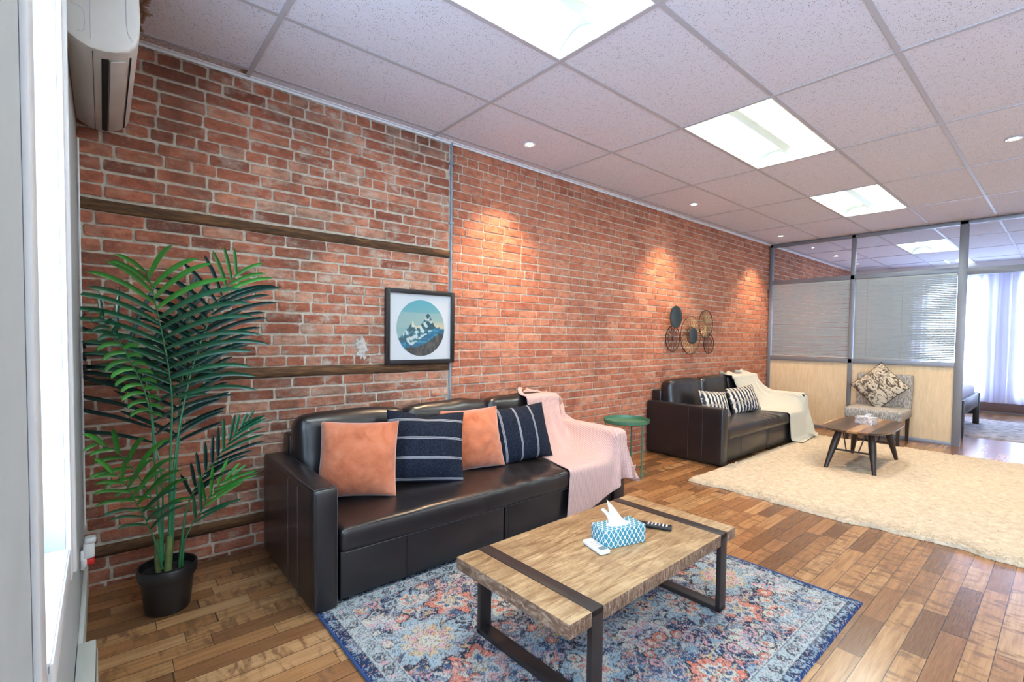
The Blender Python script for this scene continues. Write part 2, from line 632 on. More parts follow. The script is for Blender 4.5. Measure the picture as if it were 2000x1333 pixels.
class MB:
    """collects geometry (verts, faces, material indices) for one mesh"""

    def __init__(self):
        self.v, self.f, self.mi, self.sm = [], [], [], []

    def add(self, vs, fs, mi=0, smooth=False, mat=None):
        k = len(self.v)
        if mat is not None:
            vs = [mat @ Vector(p) for p in vs]
        self.v.extend([tuple(p) for p in vs])
        for f in fs:
            self.f.append(tuple(i + k for i in f))
            self.mi.append(mi)
            self.sm.append(smooth)
        return self

    def box(self, x0, x1, y0, y1, z0, z1, mi=0, bevel=0, mat=None, seg=2):
        if bevel <= 0:
            vs = [(x, y, z) for x in (x0, x1) for y in (y0, y1) for z in (z0, z1)]
            fs = [(0, 1, 3, 2), (4, 6, 7, 5), (0, 4, 5, 1), (2, 3, 7, 6), (0, 2, 6, 4), (1, 5, 7, 3)]
            return self.add(vs, fs, mi, False, mat)
        bm = bmesh.new()
        bmesh.ops.create_cube(bm, size=1)
        for v in bm.verts:
            v.co = Vector(((x0 + x1) / 2 + v.co.x * abs(x1 - x0), (y0 + y1) / 2 + v.co.y * abs(y1 - y0), (z0 + z1) / 2 + v.co.z * abs(z1 - z0)))
        bmesh.ops.bevel(bm, geom=list(bm.edges), offset=bevel, segments=seg, profile=.5, affect='EDGES')
        bm.verts.index_update()
        self.add([v.co for v in bm.verts], [[v.index for v in f.verts] for f in bm.faces], mi, True, mat)
        bm.free()
        return self

    def tube(self, pts, rad, n=8, mi=0, cap=True, closed=False):
        pts = [Vector(p) for p in pts]
        m = len(pts)
        rads = rad if isinstance(rad, (list, tuple)) else [rad] * m
        up = None
        vs = []
        for i, p in enumerate(pts):
            if closed:
                t = pts[(i + 1) % m] - pts[i - 1]
            else:
                t = pts[min(i + 1, m - 1)] - pts[max(i - 1, 0)]
            if t.length < 1e-9: t = Vector((0, 0, 1))
            t.normalize()
            if up is None:
                up = Vector((0, 0, 1)) if abs(t.z) < .9 else Vector((1, 0, 0))
            a = t.cross(up)
            if a.length < 1e-6: a = t.orthogonal()
            a.normalize()
            b = a.cross(t).normalized()
            up = b
            for k in range(n):
                th = 2 * PI * k / n
                vs.append(p + (a * math.cos(th) + b * math.sin(th)) * rads[i])
        fs = []
        for i in range(m if closed else m - 1):
            j = (i + 1) % m
            for k in range(n):
                fs.append((i * n + k, i * n + (k + 1) % n, j * n + (k + 1) % n, j * n + k))
        if cap and not closed:
            fs.append(tuple(range(n))[::-1])
            fs.append(tuple((m - 1) * n + k for k in range(n)))
        return self.add(vs, fs, mi, True)

    def lathe(self, prof, n=32, mi=0, center=(0, 0, 0), sx=1, sy=1, mat=None, cap=True):
        vs = []
        for r, z in prof:
            for k in range(n):
                th = 2 * PI * k / n
                vs.append((center[0] + r * math.cos(th) * sx, center[1] + r * math.sin(th) * sy, center[2] + z))
        fs = []
        for i in range(len(prof) - 1):
            for k in range(n):
                fs.append((i * n + k, i * n + (k + 1) % n, (i + 1) * n + (k + 1) % n, (i + 1) * n + k))
        if cap and prof[0][0] > 1e-4: fs.append(tuple(range(n))[::-1])
        if cap and prof[-1][0] > 1e-4: fs.append(tuple((len(prof) - 1) * n + k for k in range(n)))
        return self.add(vs, fs, mi, True, mat)

    def build(self, name, mats, parent=None, loc=None, rot=None):
        me = bpy.data.meshes.new(name)
        me.from_pydata(self.v, [], self.f)
        me.polygons.foreach_set('material_index', self.mi)
        me.polygons.foreach_set('use_smooth', self.sm)
        me.update()
        o = obj_from(name, me, mats, parent, False, loc, rot)
        if any(self.sm):
            try:
                me.set_sharp_from_angle(angle=R(42))
            except Exception:
                pass
        return o


def vn(x, y, z=0.0, seed=0):
    """vectorised value noise, about -1..1"""
    x, y, z = np.broadcast_arrays(np.asarray(x, float), np.asarray(y, float), np.asarray(z, float))
    xi, yi, zi = np.floor(x), np.floor(y), np.floor(z)
    fx, fy, fz = x - xi, y - yi, z - zi
    fx, fy, fz = [f * f * (3 - 2 * f) for f in (fx, fy, fz)]

    def h(a, b, c):
        s = np.sin(a * 127.1 + b * 311.7 + c * 74.7 + seed * 13.37) * 43758.5453
        return s - np.floor(s)
    r = 0
    for dx in (0, 1):
        for dy in (0, 1):
            for dz in (0, 1):
                r = r + h(xi + dx, yi + dy, zi + dz) * (fx if dx else 1 - fx) * (fy if dy else 1 - fy) * (fz if dz else 1 - fz)
    return r * 2 - 1


def fbm(x, y, z=0.0, seed=0, oct=3):
    r, a = 0, 1.0
    for o in range(oct):
        r = r + a * vn(np.asarray(x) * 2 ** o, np.asarray(y) * 2 ** o, np.asarray(z) * 2 ** o, seed + o)
        a *= .5
    return r / 1.6


def softbox(name, size, r, mat, parent=None, step=.04, puff=(0, 0, 0), wr=0., wscale=9., seed=0, loc=(0, 0, 0), rot=(0, 0, 0),
            taper=0., extra=None):
    """upholstered block centred in x and y with its base at z=0: rounded edges, bulging faces and shallow wrinkles"""
    hs = [s / 2 for s in size]
    ax = []
    for h in hs:
        rr = min(r, h * .98)
        inner = h - rr
        k = max(2, int(round(2 * inner / step)))
        a = [-h, -h + rr * .18, -h + rr * .5] + list(np.linspace(-inner, inner, k + 1)) + [h - rr * .5, h - rr * .18, h]
        ax.append(a)
    idx, vs, fs = {}, [], []

    def vid(i, j, k):
        key = (i, j, k)
        if key not in idx:
            idx[key] = len(vs)
            vs.append((ax[0][i], ax[1][j], ax[2][k]))
        return idx[key]
    n = [len(a) - 1 for a in ax]
    for k in (0, n[2]):
        for i in range(n[0]):
            for j in range(n[1]):
                q = [vid(i, j, k), vid(i + 1, j, k), vid(i + 1, j + 1, k), vid(i, j + 1, k)]
                fs.append(q if k else q[::-1])
    for j in (0, n[1]):
        for i in range(n[0]):
            for k in range(n[2]):
                q = [vid(i, j, k), vid(i + 1, j, k), vid(i + 1, j, k + 1), vid(i, j, k + 1)]
                fs.append(q[::-1] if j else q)
    for i in (0, n[0]):
        for j in range(n[1]):
            for k in range(n[2]):
                q = [vid(i, j, k), vid(i, j + 1, k), vid(i, j + 1, k + 1), vid(i, j, k + 1)]
                fs.append(q if i else q[::-1])
    P = np.array(vs)
    hv = np.array(hs)
    rr = np.minimum(r, hv * .98)
    Q = np.clip(P, -(hv - rr), hv - rr)
    D = P - Q
    L = np.linalg.norm(D / rr, axis=1, keepdims=True)
    Nn = D / rr / np.maximum(L, 1e-6)
    P = Q + Nn * rr
    U = P / hv
    for a in range(3):
        b, c = (a + 1) % 3, (a + 2) % 3
        P[:, a] += Nn[:, a] * puff[a] * (1 - U[:, b] ** 2).clip(0) ** .8 * (1 - U[:, c] ** 2).clip(0) ** .8
    if wr:
        w = fbm(P[:, 0] * wscale, P[:, 1] * wscale, P[:, 2] * wscale, seed, 3)
        edge = 1.0 + .8 * np.exp(-((1 - np.abs(U).min(axis=1)) * 3) ** 2)
        P += Nn * (wr * w * edge)[:, None]
    if taper:
        P[:, 1] *= 1 - taper * (P[:, 2] / size[2] + .5)
    P[:, 2] += hs[2]
    if extra is not None:
        P = extra(P, size)
    me = bpy.data.meshes.new(name)
    me.from_pydata(P.tolist(), [], fs)
    me.update()
    return obj_from(name, me, mat, parent, True, loc, rot)


def pillow(name, w, h, t, mat, loc, rot, seed=0, n=26, wr=.006, concave=.05, parent=None, puffx=.62, dent=0.):
    """scatter cushion, base at z=0, width along x, thickness along y"""
    s = np.linspace(-1, 1, n + 1)
    s = np.sign(s) * (1 - (1 - np.abs(s)) ** 1.25)
    U, V = np.meshgrid(s, s, indexing='ij')
    X = w / 2 * U * (1 - concave * (1 - V ** 2))
    Z = h / 2 * V * (1 - concave * (1 - U ** 2)) + h / 2
    T = t / 2 * ((1 - abs(U) ** 2.6).clip(0) * (1 - abs(V) ** 2.6).clip(0)) ** puffx
    ridge = np.exp(-((1 - np.maximum(abs(U), abs(V))) * 7) ** 2)
    wv = fbm(U * 5 + seed, V * 5, 0, seed, 3) * (.6 + 1.2 * ridge) * (1 - np.maximum(abs(U), abs(V)) ** 16)
    if dent:
        Z -= dent * np.exp(-(U / .35) ** 2) * (V > 0) * V ** 2 * h
    T1 = T + wr * wv
    wv2 = fbm(U * 5 + 9 + seed, V * 5, 0, seed + 5, 3) * (1 - np.maximum(abs(U), abs(V)) ** 16)
    T2 = T + wr * wv2
    N = n + 1
    vs = np.stack([X, -T1, Z], -1).reshape(-1, 3).tolist()
    back = {}
    fs = []
    for i in range(N):
        for j in range(N):
            if i in (0, n) or j in (0, n):
                back[i, j] = i * N + j
            else:
                back[i, j] = len(vs)
                vs.append((X[i, j], T2[i, j], Z[i, j]))
    for i in range(n):
        for j in range(n):
            fs.append((i * N + j, (i + 1) * N + j, (i + 1) * N + j + 1, i * N + j + 1))
            fs.append((back[i, j], back[i, j + 1], back[i + 1, j + 1], back[i + 1, j]))
    me = bpy.data.meshes.new(name)
    me.from_pydata(vs, [], fs)
    me.update()
    return obj_from(name, me, mat, parent, True, loc, rot)


def set_attr(me, name, cols):
    a = me.color_attributes.new(name, 'FLOAT_COLOR', 'POINT')
    c = np.ones((len(cols), 4), dtype=np.float32)
    c[:, :3] = cols
    a.data.foreach_set('color', c.ravel())


def grid_mesh(name, P, mat, parent=None, smooth=True, uv=None, loc=None):
    """P: (n, m, 3) array"""
    n, m = P.shape[:2]
    me = bpy.data.meshes.new(name)
    me.vertices.add(n * m)
    me.vertices.foreach_set('co', P.astype(np.float32).ravel())
    I = np.arange(n * m).reshape(n, m)
    q = np.stack([I[:-1, :-1], I[1:, :-1], I[1:, 1:], I[:-1, 1:]], -1).reshape(-1, 4)
    me.loops.add(q.size)
    me.loops.foreach_set('vertex_index', q.ravel().astype(np.int32))
    me.polygons.add(len(q))
    me.polygons.foreach_set('loop_start', np.arange(0, q.size, 4, dtype=np.int32))
    me.polygons.foreach_set('loop_total', np.full(len(q), 4, dtype=np.int32))
    me.update(calc_edges=True)
    me.validate()
    if uv is not None:
        l = me.uv_layers.new(name='UVMap')
        l.data.foreach_set('uv', uv.reshape(-1, 2)[q.ravel()].astype(np.float32).ravel())
    return obj_from(name, me, mat, parent, smooth, loc)


def struct(o):
    o['kind'] = 'structure'
    return o


# ================================================================ THE ROOM
# floor
MB().box(-.16, XB + .2, YR - .1, .02, -.05, 0).build('floor', M['floor'])
struct(bpy.data.objects['floor'])


def wall_x(name, x0, x1, y0, y1, z0, z1, holes, mat):
    """wall slab perpendicular to x with rectangular holes (ya, yb, za, zb)"""
    mb = MB()
    ys = sorted({y0, y1} | {h for q in holes for h in q[:2]})
    for a, b in zip(ys[:-1], ys[1:]):
        inside = [q for q in holes if q[0] <= a + 1e-6 and q[1] >= b - 1e-6]
        if not inside:
            mb.box(x0, x1, a, b, z0, z1)
        else:
            q = inside[0]
            mb.box(x0, x1, a, b, z0, q[2])
            mb.box(x0, x1, a, b, q[3], z1)
    return struct(mb.build(name, mat))


wall_x('wall_left', -.16, 0, YR - .1, .12, 0, H + .3, [WIN1, WIN2], M['wallpaint'])
wall_x('wall_back', XB, XB + .15, YR, .12, 0, H + .3, [WIN3, WIN4], M['wallwhite'])
struct(MB().box(0, XB + .15, YR - .12, YR, 0, H + .3).build('wall_right', M['wallwhite']))
struct(MB().box(XP, XP + .1, YR, -3.42, 0, H).build('wall_far', M['wallwhite']))
struct(MB().box(XP + .1, XB, -4.4, -4.3, 0, H).build('wall_side', M['wallwhite']))


# brick wall: mortar bed plus individually shaped bricks
def brick_wall():
    rng = random.Random(7)
    vs, fs, cols, mi = [], [], [], []

    def brick(x0, x1, z0, z1, proud, rough, tone, smear):
        k = len(vs)
        w, h = x1 - x0, z1 - z0
        j = lambda s=rough: rng.uniform(-s, s)
        c = min(.006, h * .15)
        ring = [(x0 + c, z0), (x0 + w * .35, z0), (x0 + w * .68, z0), (x1 - c, z0), (x1, z0 + c), (x1, z1 - c), (x1 - c, z1), (x0 + w * .66, z1),
                (x0 + w * .33, z1), (x0 + c, z1), (x0, z1 - c), (x0, z0 + c)]
        ring = [(a + j(), b + j()) for a, b in ring]
        cx_, cz_ = (x0 + x1) / 2, (z0 + z1) / 2
        tilt, tz = rng.uniform(-.0015, .0015), rng.uniform(-.0015, .0015)
        for a, b in ring:
            vs.append((a, .004, b))
            cols.append((tone, .85, 0))
        for a, b in ring:
            vs.append((a, -proud * .72 + j(.0006), b))
            cols.append((tone, 0.35 if rough > .002 else .15, smear))
        for a, b in ring:
            a2 = cx_ + (a - cx_) * (1 - .0045 / (w / 2))
            b2 = cz_ + (b - cz_) * (1 - .0045 / (h / 2))
            vs.append((a2, -proud + tilt * (a - cx_) / w * 2 + tz * (b - cz_) / h * 2 + j(.0005), b2))
            cols.append((tone, 0, smear))
        n = len(ring)
        for r_ in range(2):
            for i in range(n):
                i2 = (i + 1) % n
                fs.append((k + r_ * n + i, k + r_ * n + i2, k + (r_ + 1) * n + i2, k + (r_ + 1) * n + i))
        fs.append(tuple(k + 2 * n + i for i in range(n)))

    def rows(xa, xb, z0, course, L, gap, rough, zmin, zmax, skip=(), hdr=6, seed=0):
        k = int(math.floor((zmin - z0) / course))
        while True:
            zb = z0 + k * course
            if zb > zmax: break
            kk = k
            k += 1
            if kk in skip: continue
            header = (kk % hdr == 2)
            bl = L * .5 if header else L
            x = xa - rng.random() * bl * .9
            if not header and kk % 2: x = xa - bl * .5 - rng.random() * .03
            drift = rng.uniform(-.002, .002)
            while x < xb:
                l = bl * (1 + rng.uniform(-.13, .10) if rough > .002 else 1 + rng.uniform(-.04, .04))
                if rough > .002 and not header and rng.random() < .12: l *= .55
                a, b = max(x, xa + .002), min(x + l - gap, xb - .002)
                if b - a > .02:
                    tone = rng.betavariate(2.6, 2.4)
                    if rng.random() < .07: tone *= .25
                    if xa > 1: tone = .30 + .62 * tone
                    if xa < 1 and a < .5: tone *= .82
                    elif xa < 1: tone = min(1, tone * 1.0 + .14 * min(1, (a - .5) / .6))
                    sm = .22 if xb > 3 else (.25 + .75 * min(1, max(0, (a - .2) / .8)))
                    zz0 = max(zb + gap / 2 + drift, .001)
                    zz1 = min(zb + course - gap / 2 + drift + rng.uniform(-.0015, .0015), H + .2)
                    if zz1 - zz0 > .015:
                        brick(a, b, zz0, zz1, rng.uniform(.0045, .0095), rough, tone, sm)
                x += l
    rows(0, 2.10, .16, .0665, .224, .0105, .0024, 0, H + .1, skip=(0, 13, 26), hdr=6)
    rows(2.135, XB, .012, .0687, .205, .0088, .0013, 0, H + .1, hdr=6, seed=3)
    # mortar bed
    k = len(vs)
    nf = len(fs)
    vs.extend([(-.1, 0, -.02), (XB + .1, 0, -.02), (XB + .1, 0, H + .3), (-.1, 0, H + .3),
               (-.1, .1, -.02), (XB + .1, .1, -.02), (XB + .1, .1, H + .3), (-.1, .1, H + .3)])
    cols.extend([(0, 1, 0)] * 8)
    fs.extend([(k, k + 1, k + 2, k + 3), (k + 5, k + 4, k + 7, k + 6), (k, k + 3, k + 7, k + 4), (k + 1, k + 5, k + 6, k + 2), (k + 3, k + 2, k + 6, k + 7)])
    me = bpy.data.meshes.new('wall_brick')
    me.from_pydata(vs, [], fs)
    me.polygons.foreach_set('material_index', [0] * nf + [1] * 5)
    me.update()
    set_attr(me, 'brick', np.array(cols))
    return struct(obj_from('wall_brick', me, [M['brick'], M['mortar']]))


brick_wall()

# timber nailing strips set in the old brickwork
for k_, (za, zb) in enumerate(((.158, .216), (1.026, 1.090), (1.889, 1.946))):
    n_ = 42
    xs = np.linspace(.002, 2.108, n_)
    prof = [(.004, 0), (-.010, .003), (-.012, .5), (-.009, .97), (.004, 1)]
    P = np.zeros((n_, len(prof), 3))
    for j, (yy, f) in enumerate(prof):
        P[:, j, 0] = xs
        P[:, j, 1] = yy + .002 * vn(xs * 14, j * 3.1, 0, k_) * (j not in (0, 4))
        P[:, j, 2] = za + (zb - za) * f + .003 * vn(xs * 6, j * .4, 0, k_ + 4)
    o = grid_mesh('timber_strip', P, M['oldwood'])
    tag(o, ['weathered timber strip set in the brickwork just above the floor behind the palm pot',
            'weathered timber strip set in the brickwork at the height of the picture frame bottom',
            'weathered timber strip set in the brickwork highest up, below the air conditioner'][k_], 'timber strip', kind='thing')

# plaster patch left on the brick beside the picture
rngp = np.random.RandomState(4)
th = np.linspace(0, 2 * PI, 40, endpoint=False)
rr = .050 * (1 + .35 * vn(np.cos(th) * 2 + 5, np.sin(th) * 2, 0, 3) + .28 * vn(th * 5, 1, 0, 6))
mbp = MB()
ring = [(1.415 + .8 * r * math.cos(a), -.0115, 1.19 + 1.35 * r * math.sin(a)) for r, a in zip(rr, th)]
ring2 = [(1.415 + .9 * r * math.cos(a), -.004, 1.19 + 1.45 * r * math.sin(a)) for r, a in zip(rr, th)]
mbp.add([(1.415, -.012, 1.19)] + ring + ring2, [(0, i + 1, (i + 1) % 40 + 1) for i in range(40)] +
        [(i + 1, i + 41, (i + 1) % 40 + 41, (i + 1) % 40 + 1) for i in range(40)])
tag(mbp.build('plaster_patch', M['plaster']), 'rough grey plaster patch on the brick left of the framed picture', 'plaster patch')

# conduit between the two kinds of brickwork
mbc = MB()
mbc.tube([(2.119, -.010, z) for z in np.linspace(.0, H - .002, 12)], .011, 8)
for z in (.55, 1.35, 2.15, 2.6):
    mbc.box(2.098, 2.140, -.023, -.002, z, z + .02, bevel=.003)
cd = empty('wall_conduit', (0, 0, 0))
o = mbc.build('pipe', M['conduit'], cd)
mj = MB()
n_ = 60
zz = np.linspace(0, H, n_)
P = np.zeros((n_, 3, 3))
for j, xo in enumerate((-.016, 0, .016)):
    P[:, j, 0] = 2.118 + xo + .004 * vn(zz * 9, j, 0, 8) * (j != 1)
    P[:, j, 1] = -.005 - .003 * (j == 1) + .002 * vn(zz * 14, j, 0, 9)
    P[:, j, 2] = zz
grid_mesh('mortar_fill', P, M['plaster'], cd)
tag(cd, 'grey conduit running down the brick wall right of the framed picture', 'conduit')

# ---- ceiling: tiles, grid bars, perimeter angle
GX0, GY0, TL, TW = .730, -.1075, 1.2193, .6096
xs_ = [0] + [GX0 + TL * i for i in range(10) if GX0 + TL * i < XB] + [XB]
ys_ = [0.02] + [GY0 - TW * j for j in range(11) if GY0 - TW * j > YR] + [YR]
TROFF = [(1, 3), (3, 3), (5, 3), (8, 3), (3, 7), (1, 7), (5, 7)]    # cells (index in x, index in y) that hold a light
TROFF = [t for t in TROFF]
mb = MB()
for i in range(len(xs_) - 1):
    for j in range(len(ys_) - 1):
        if (i, j) in TROFF: continue
        x0, x1, y1, y0 = xs_[i], xs_[i + 1], ys_[j], ys_[j + 1]
        mb.box(x0 + .002, x1 - .002, y0 + .002, y1 - .002, H + .004, H + .018)
mb.box(-.05, XB + .1, YR, .05, H + .28, H + .30)
struct(mb.build('ceiling', M['tile']))
mb = MB()
for x in xs_[1:-1]:
    mb.box(x - .012, x + .012, YR, 0, H - .0012, H + .003)
for y in ys_[1:-1]:
    mb.box(0, XB, y - .012, y + .012, H, H + .0035)
struct(mb.build('trim_1', M['tbar']))
mb = MB()
mb.box(0, XB, -.034, -.013, H - .001, H + .004)
mb.box(0, XB, -.015, -.013, H - .014, H)
mb.box(0, .02, YR, 0, H - .001, H + .004)
struct(mb.build('trim_2', M['trim']))


# ---- fluorescent troffers
def troffer():
    root = empty('ceiling_light')
    L, Wd = TL - .024, TW - .024     # local: x 0..L, y 0..-Wd, z 0 at ceiling plane
    mb = MB()
    mb.box(0, L, -.003, 0, 0, .12)
    mb.box(0, L, -Wd, -Wd + .003, 0, .12)
    mb.box(0, .003, -Wd, 0, 0, .12)
    mb.box(L - .003, L, -Wd, 0, 0, .12)
    mb.box(0, L, -Wd, 0, .119, .122)
    mb.build('housing', M['troffer'], root)
    # two curved reflectors, the ridge between them at 46 % of the width
    split = -.46 * Wd

    def refl(ya, yb, nm):
        ns = 14
        P = np.zeros((2, ns + 1, 3))
        for k in range(ns + 1):
            t = k / ns
            P[0, k] = (.006, ya + (yb - ya) * t, .012 + .095 * math.sin(PI * (t * .86 + .07)) ** .8)
            P[1, k] = (L - .006, *P[0, k][1:])
        grid_mesh(nm, P, M['troffer'], root)
    refl(-.004, split, 'reflector')
    refl(split, -Wd + .004, 'reflector')
    # lit bays: diffuser basket on the right bay and a lamp in each bay
    lb = MB()
    for yy in (split - .10, split - .155, split - .21, split - .265):
        lb.tube([(.10, yy, .052), (L - .14, yy, .052)], .0095, 8)
    for ya, yb in ((split - .10, split - .155), (split - .21, split - .265)):
        for k in range(1):
            c = (ya + yb) / 2
            lb.tube([(L - .14 + .0275 * math.sin(a), c + .0275 * math.cos(a), .052) for a in np.linspace(0, PI, 9)], .0095, 8)
    lb.build('fluorescent_tubes', M['tube'], root)
    bk = MB()
    P = []
    bk.box(.03, L - .10, split - .285, split - .08, .078, .080)
    bk.build('lamp_tray', M['lens'], root)
    db = MB()
    for k in range(9):
        x = .07 + k * (L - .2) / 8
        db.box(x, x + .004, split - .285, split - .08, .030, .034)
    for yy in (split - .08, split - .285):
        db.box(.05, L - .11, yy - .002, yy + .002, .028, .080)
    db.build('lamp_cage', M['troffer'], root)
    l2 = MB()
    l2.box(.03, L - .08, split + .10, split + .13, .088, .096)
    l2.build('lamp_strip', M['lens'], root)
    return root


def copy_tree(o, parent=None):
    c = o.copy()
    COL.objects.link(c)
    if parent: c.parent = parent
    for ch in list(o.children):
        copy_tree(ch, c)
    return c


lab = {(1, 3): 'recessed fluorescent ceiling light nearest the viewer, its tubes and curved reflector in plain view',
       (3, 3): 'recessed fluorescent ceiling light in the middle of the row, glowing white',
       (5, 3): 'recessed fluorescent ceiling light just before the glazed partition',
       (8, 3): 'recessed fluorescent ceiling light in the bedroom, seen through the upper glass'}
tr0 = troffer()
first = True
for (i, j) in TROFF:
    t_ = tr0 if first else copy_tree(tr0)
    first = False
    t_.location = (xs_[i] + .012, ys_[j] - .012, H)
    tag(t_, lab.get((i, j), 'recessed fluorescent ceiling light in the second row along the ceiling, right of the view'), 'ceiling light',
        'recessed fluorescent ceiling lights')


# ---- downlights
def spot_light(x, y, label, first_one=None, power=55):
    if first_one is None:
        root = empty('downlight')
        mb = MB()
        mb.lathe([(.027, .006), (.028, -.002), (.045, -.006), (.048, -.004), (.048, 0)], 28, cap=False)
        mb.build('trim_ring', M['whiteplastic'], root)
        mb = MB()
        mb.lathe([(.0, -.0035), (.018, -.003), (.027, .001)], 20)
        mb.build('bulb', M['bulb'], root)
    else:
        root = copy_tree(first_one)
    root.location = (x, y, H - .0015)
    tag(root, label, 'downlight', 'round downlights in the ceiling')
    d = bpy.data.lights.new('downlight_beam', 'SPOT')
    d.energy = power * 2.3
    d.color = (1.0, .70, .42)
    d.spot_size = R(95)
    d.spot_blend = .9
    d.shadow_soft_size = .03
    o = bpy.data.objects.new('downlight_beam', d)
    o.location = (0, 0, -.02)
    COL.objects.link(o)
    o.parent = root
    return root


s0 = spot_light(2.571, -.396, 'small round downlight above the framed picture and near sofa')
for c in list(s0.children):
    pass
proto_parts = [c for c in s0.children if c.type == 'MESH']


def another_spot(x, y, label, power=55):
    root = s0.copy()
    COL.objects.link(root)
    root.location = (x, y, H - .0015)
    tag(root, label, 'downlight', 'round downlights in the ceiling')
    for p_ in s0.children:
        c = p_.copy()
        COL.objects.link(c)
        c.parent = root
    return root


another_spot(4.998, -.398, 'small round downlight above the gap between the two sofas')
another_spot(7.384, -.399, 'small round downlight above the far sofa end by the partition')
another_spot(5.072, -2.847, 'small round downlight at the right edge, nearer of the pair there')
another_spot(7.384, -2.847, 'small round downlight at the right edge close to the partition door')
another_spot(9.80, -.399, 'small round downlight in the bedroom above the brick wall')

# ================================================================ WINDOW WALL (left)
def window(name, W_, x_in, x_out, face, mull, glassx, trimw=.055, proud=.022):
    y0, y1, z0, z1 = W_
    root = empty(name, (0, 0, 0))
    root['kind'] = 'structure'
    mb = MB()
    s = .045
    mb.box(glassx - .02, glassx + .02, y0, y0 + s, z0, z1)
    mb.box(glassx - .02, glassx + .02, y1 - s, y1, z0, z1)
    mb.box(glassx - .02, glassx + .02, y0, y1, z0, z0 + s)
    mb.box(glassx - .02, glassx + .02, y0, y1, z1 - s, z1)
    if mull:
        mb.box(glassx - .02, glassx + .02, y0, y1, (z0 + z1) / 2 - .02, (z0 + z1) / 2 + .02)
    mb.build('window_frame', M['trim'], root)
    MB().box(glassx - .003, glassx + .003, y0 + s, y1 - s, z0 + s, z1 - s).build('pane', M['glass'], root)
    return root


w1 = window('window_1', WIN1, 0, -.16, 1, False, -.12)
cs = MB()
y0, y1, z0, z1 = WIN1
cs.box(0, .012, y1, y1 + .09, z0 - .09, z1 + .09, bevel=.003)
cs.box(0, .020, y1 + .055, y1 + .085, z0 - .09, z1 + .09, bevel=.003)
cs.box(0, .006, y0 - .16, y0 - .07, z0 - .09, z1 + .09, bevel=.002)
cs.box(0, .010, y0 - .20, y0 - .14, z0 - .12, z1 + .1, bevel=.003)
cs.box(0, .012, y0, y1, z1, z1 + .09, bevel=.003)
cs.box(0, .010, y0, y1, z0 - .07, z0 - .001, bevel=.003)
cs.build('window_casing', M['trim'], w1)
MB().box(-.16, .006, y0, y1, z0 - .02, z0 + .002, bevel=.002).build('window_sill', M['trim'], w1)
w2 = window('window_2', WIN2, 0, -.16, 1, True, -.12)
window('window_3', WIN3, 0, 0, 1, True, XB + .10)
window('window_4', WIN4, 0, 0, 1, True, XB + .10)

struct(MB().box(0, .016, -.86, -.012, 0, .155, bevel=.004).build('baseboard_left', M['heater']))
# baseboard heater
mb = MB()
mb.box(.002, .052, -3.05, -.862, .02, .165, bevel=.003)
mb.box(.045, .056, -3.05, -.862, .012, .13, bevel=.003)
ht = empty('baseboard_heater', (0, 0, 0))
mb.build('heater_case', M['heater'], ht)
MB().box(.0495, .0535, -3.0, -.90, .133, .148).build('air_slot', M['black'], ht)
tag(ht, 'long white electric baseboard heater under the left window', 'heater')

# plug-in white unit with red lens
pl = empty('plug_in_unit', (.003, -.50, .0))
mb = MB()
mb.box(0, .012, -.028, .028, .305, .385, bevel=.004)
mb.box(.008, .045, -.024, .024, .345, .415, bevel=.010, seg=3)
mb.box(.012, .050, -.027, .027, .408, .432, bevel=.008, seg=3)
mb.box(0, .020, -.032, .010, .312, .352, bevel=.009, seg=3)
mb.build('housing', M['whiteplastic'], pl)
MB().box(.014, .044, -.022, .022, .318, .3445, bevel=.006, seg=3).build('red_lens', M['redp'], pl)
pl['label'] = 'white plug-in unit with a red lens low on the wall beside the palm'
pl['category'] = 'plug-in unit'
mb = MB()
mb.tube([(.008, -.095, z) for z in np.linspace(.36, 2.2, 8)], .0045, 6)
tag(mb.build('wall_cable', M['trim']), 'thin white cable running up the wall corner from the plug-in unit', 'cable')

# ---- air conditioner on the left wall
ac = empty('air_conditioner', (0, 0, 0))
YA, YB_ = -.93, -.035
prof = [(0.002, 2.585), (.10, 2.59), (.150, 2.585), (.182, 2.56), (.200, 2.50), (.203, 2.42), (.199, 2.36), (.188, 2.322), (.170, 2.298), (.135, 2.279),
        (.10, 2.270), (.06, 2.272), (.03, 2.285), (.002, 2.305)]
mb = MB()


def prism(mb, prof, ya, yb, mi=0, inset=0.0):
    n = len(prof)
    rings = []
    cxp = sum(p[0] for p in prof) / n
    czp = sum(p[1] for p in prof) / n
    seq = [(ya, .93), (ya + .004, .98), (ya + .014, 1.0), (yb - .014, 1.0), (yb - .004, .98), (yb, .93)]
    vs = []
    for yy, s in seq:
        for a, b in prof:
            vs.append((max(.001, cxp + (a - cxp) * s), yy, czp + (b - czp) * s))
    fs = []
    for r_ in range(len(seq) - 1):
        for i in range(n):
            j = (i + 1) % n
            fs.append((r_ * n + i, r_ * n + j, (r_ + 1) * n + j, (r_ + 1) * n + i))
    fs.append(tuple(range(n))[::-1])
    fs.append(tuple((len(seq) - 1) * n + i for i in range(n)))
    mb.add(vs, fs, mi, True)


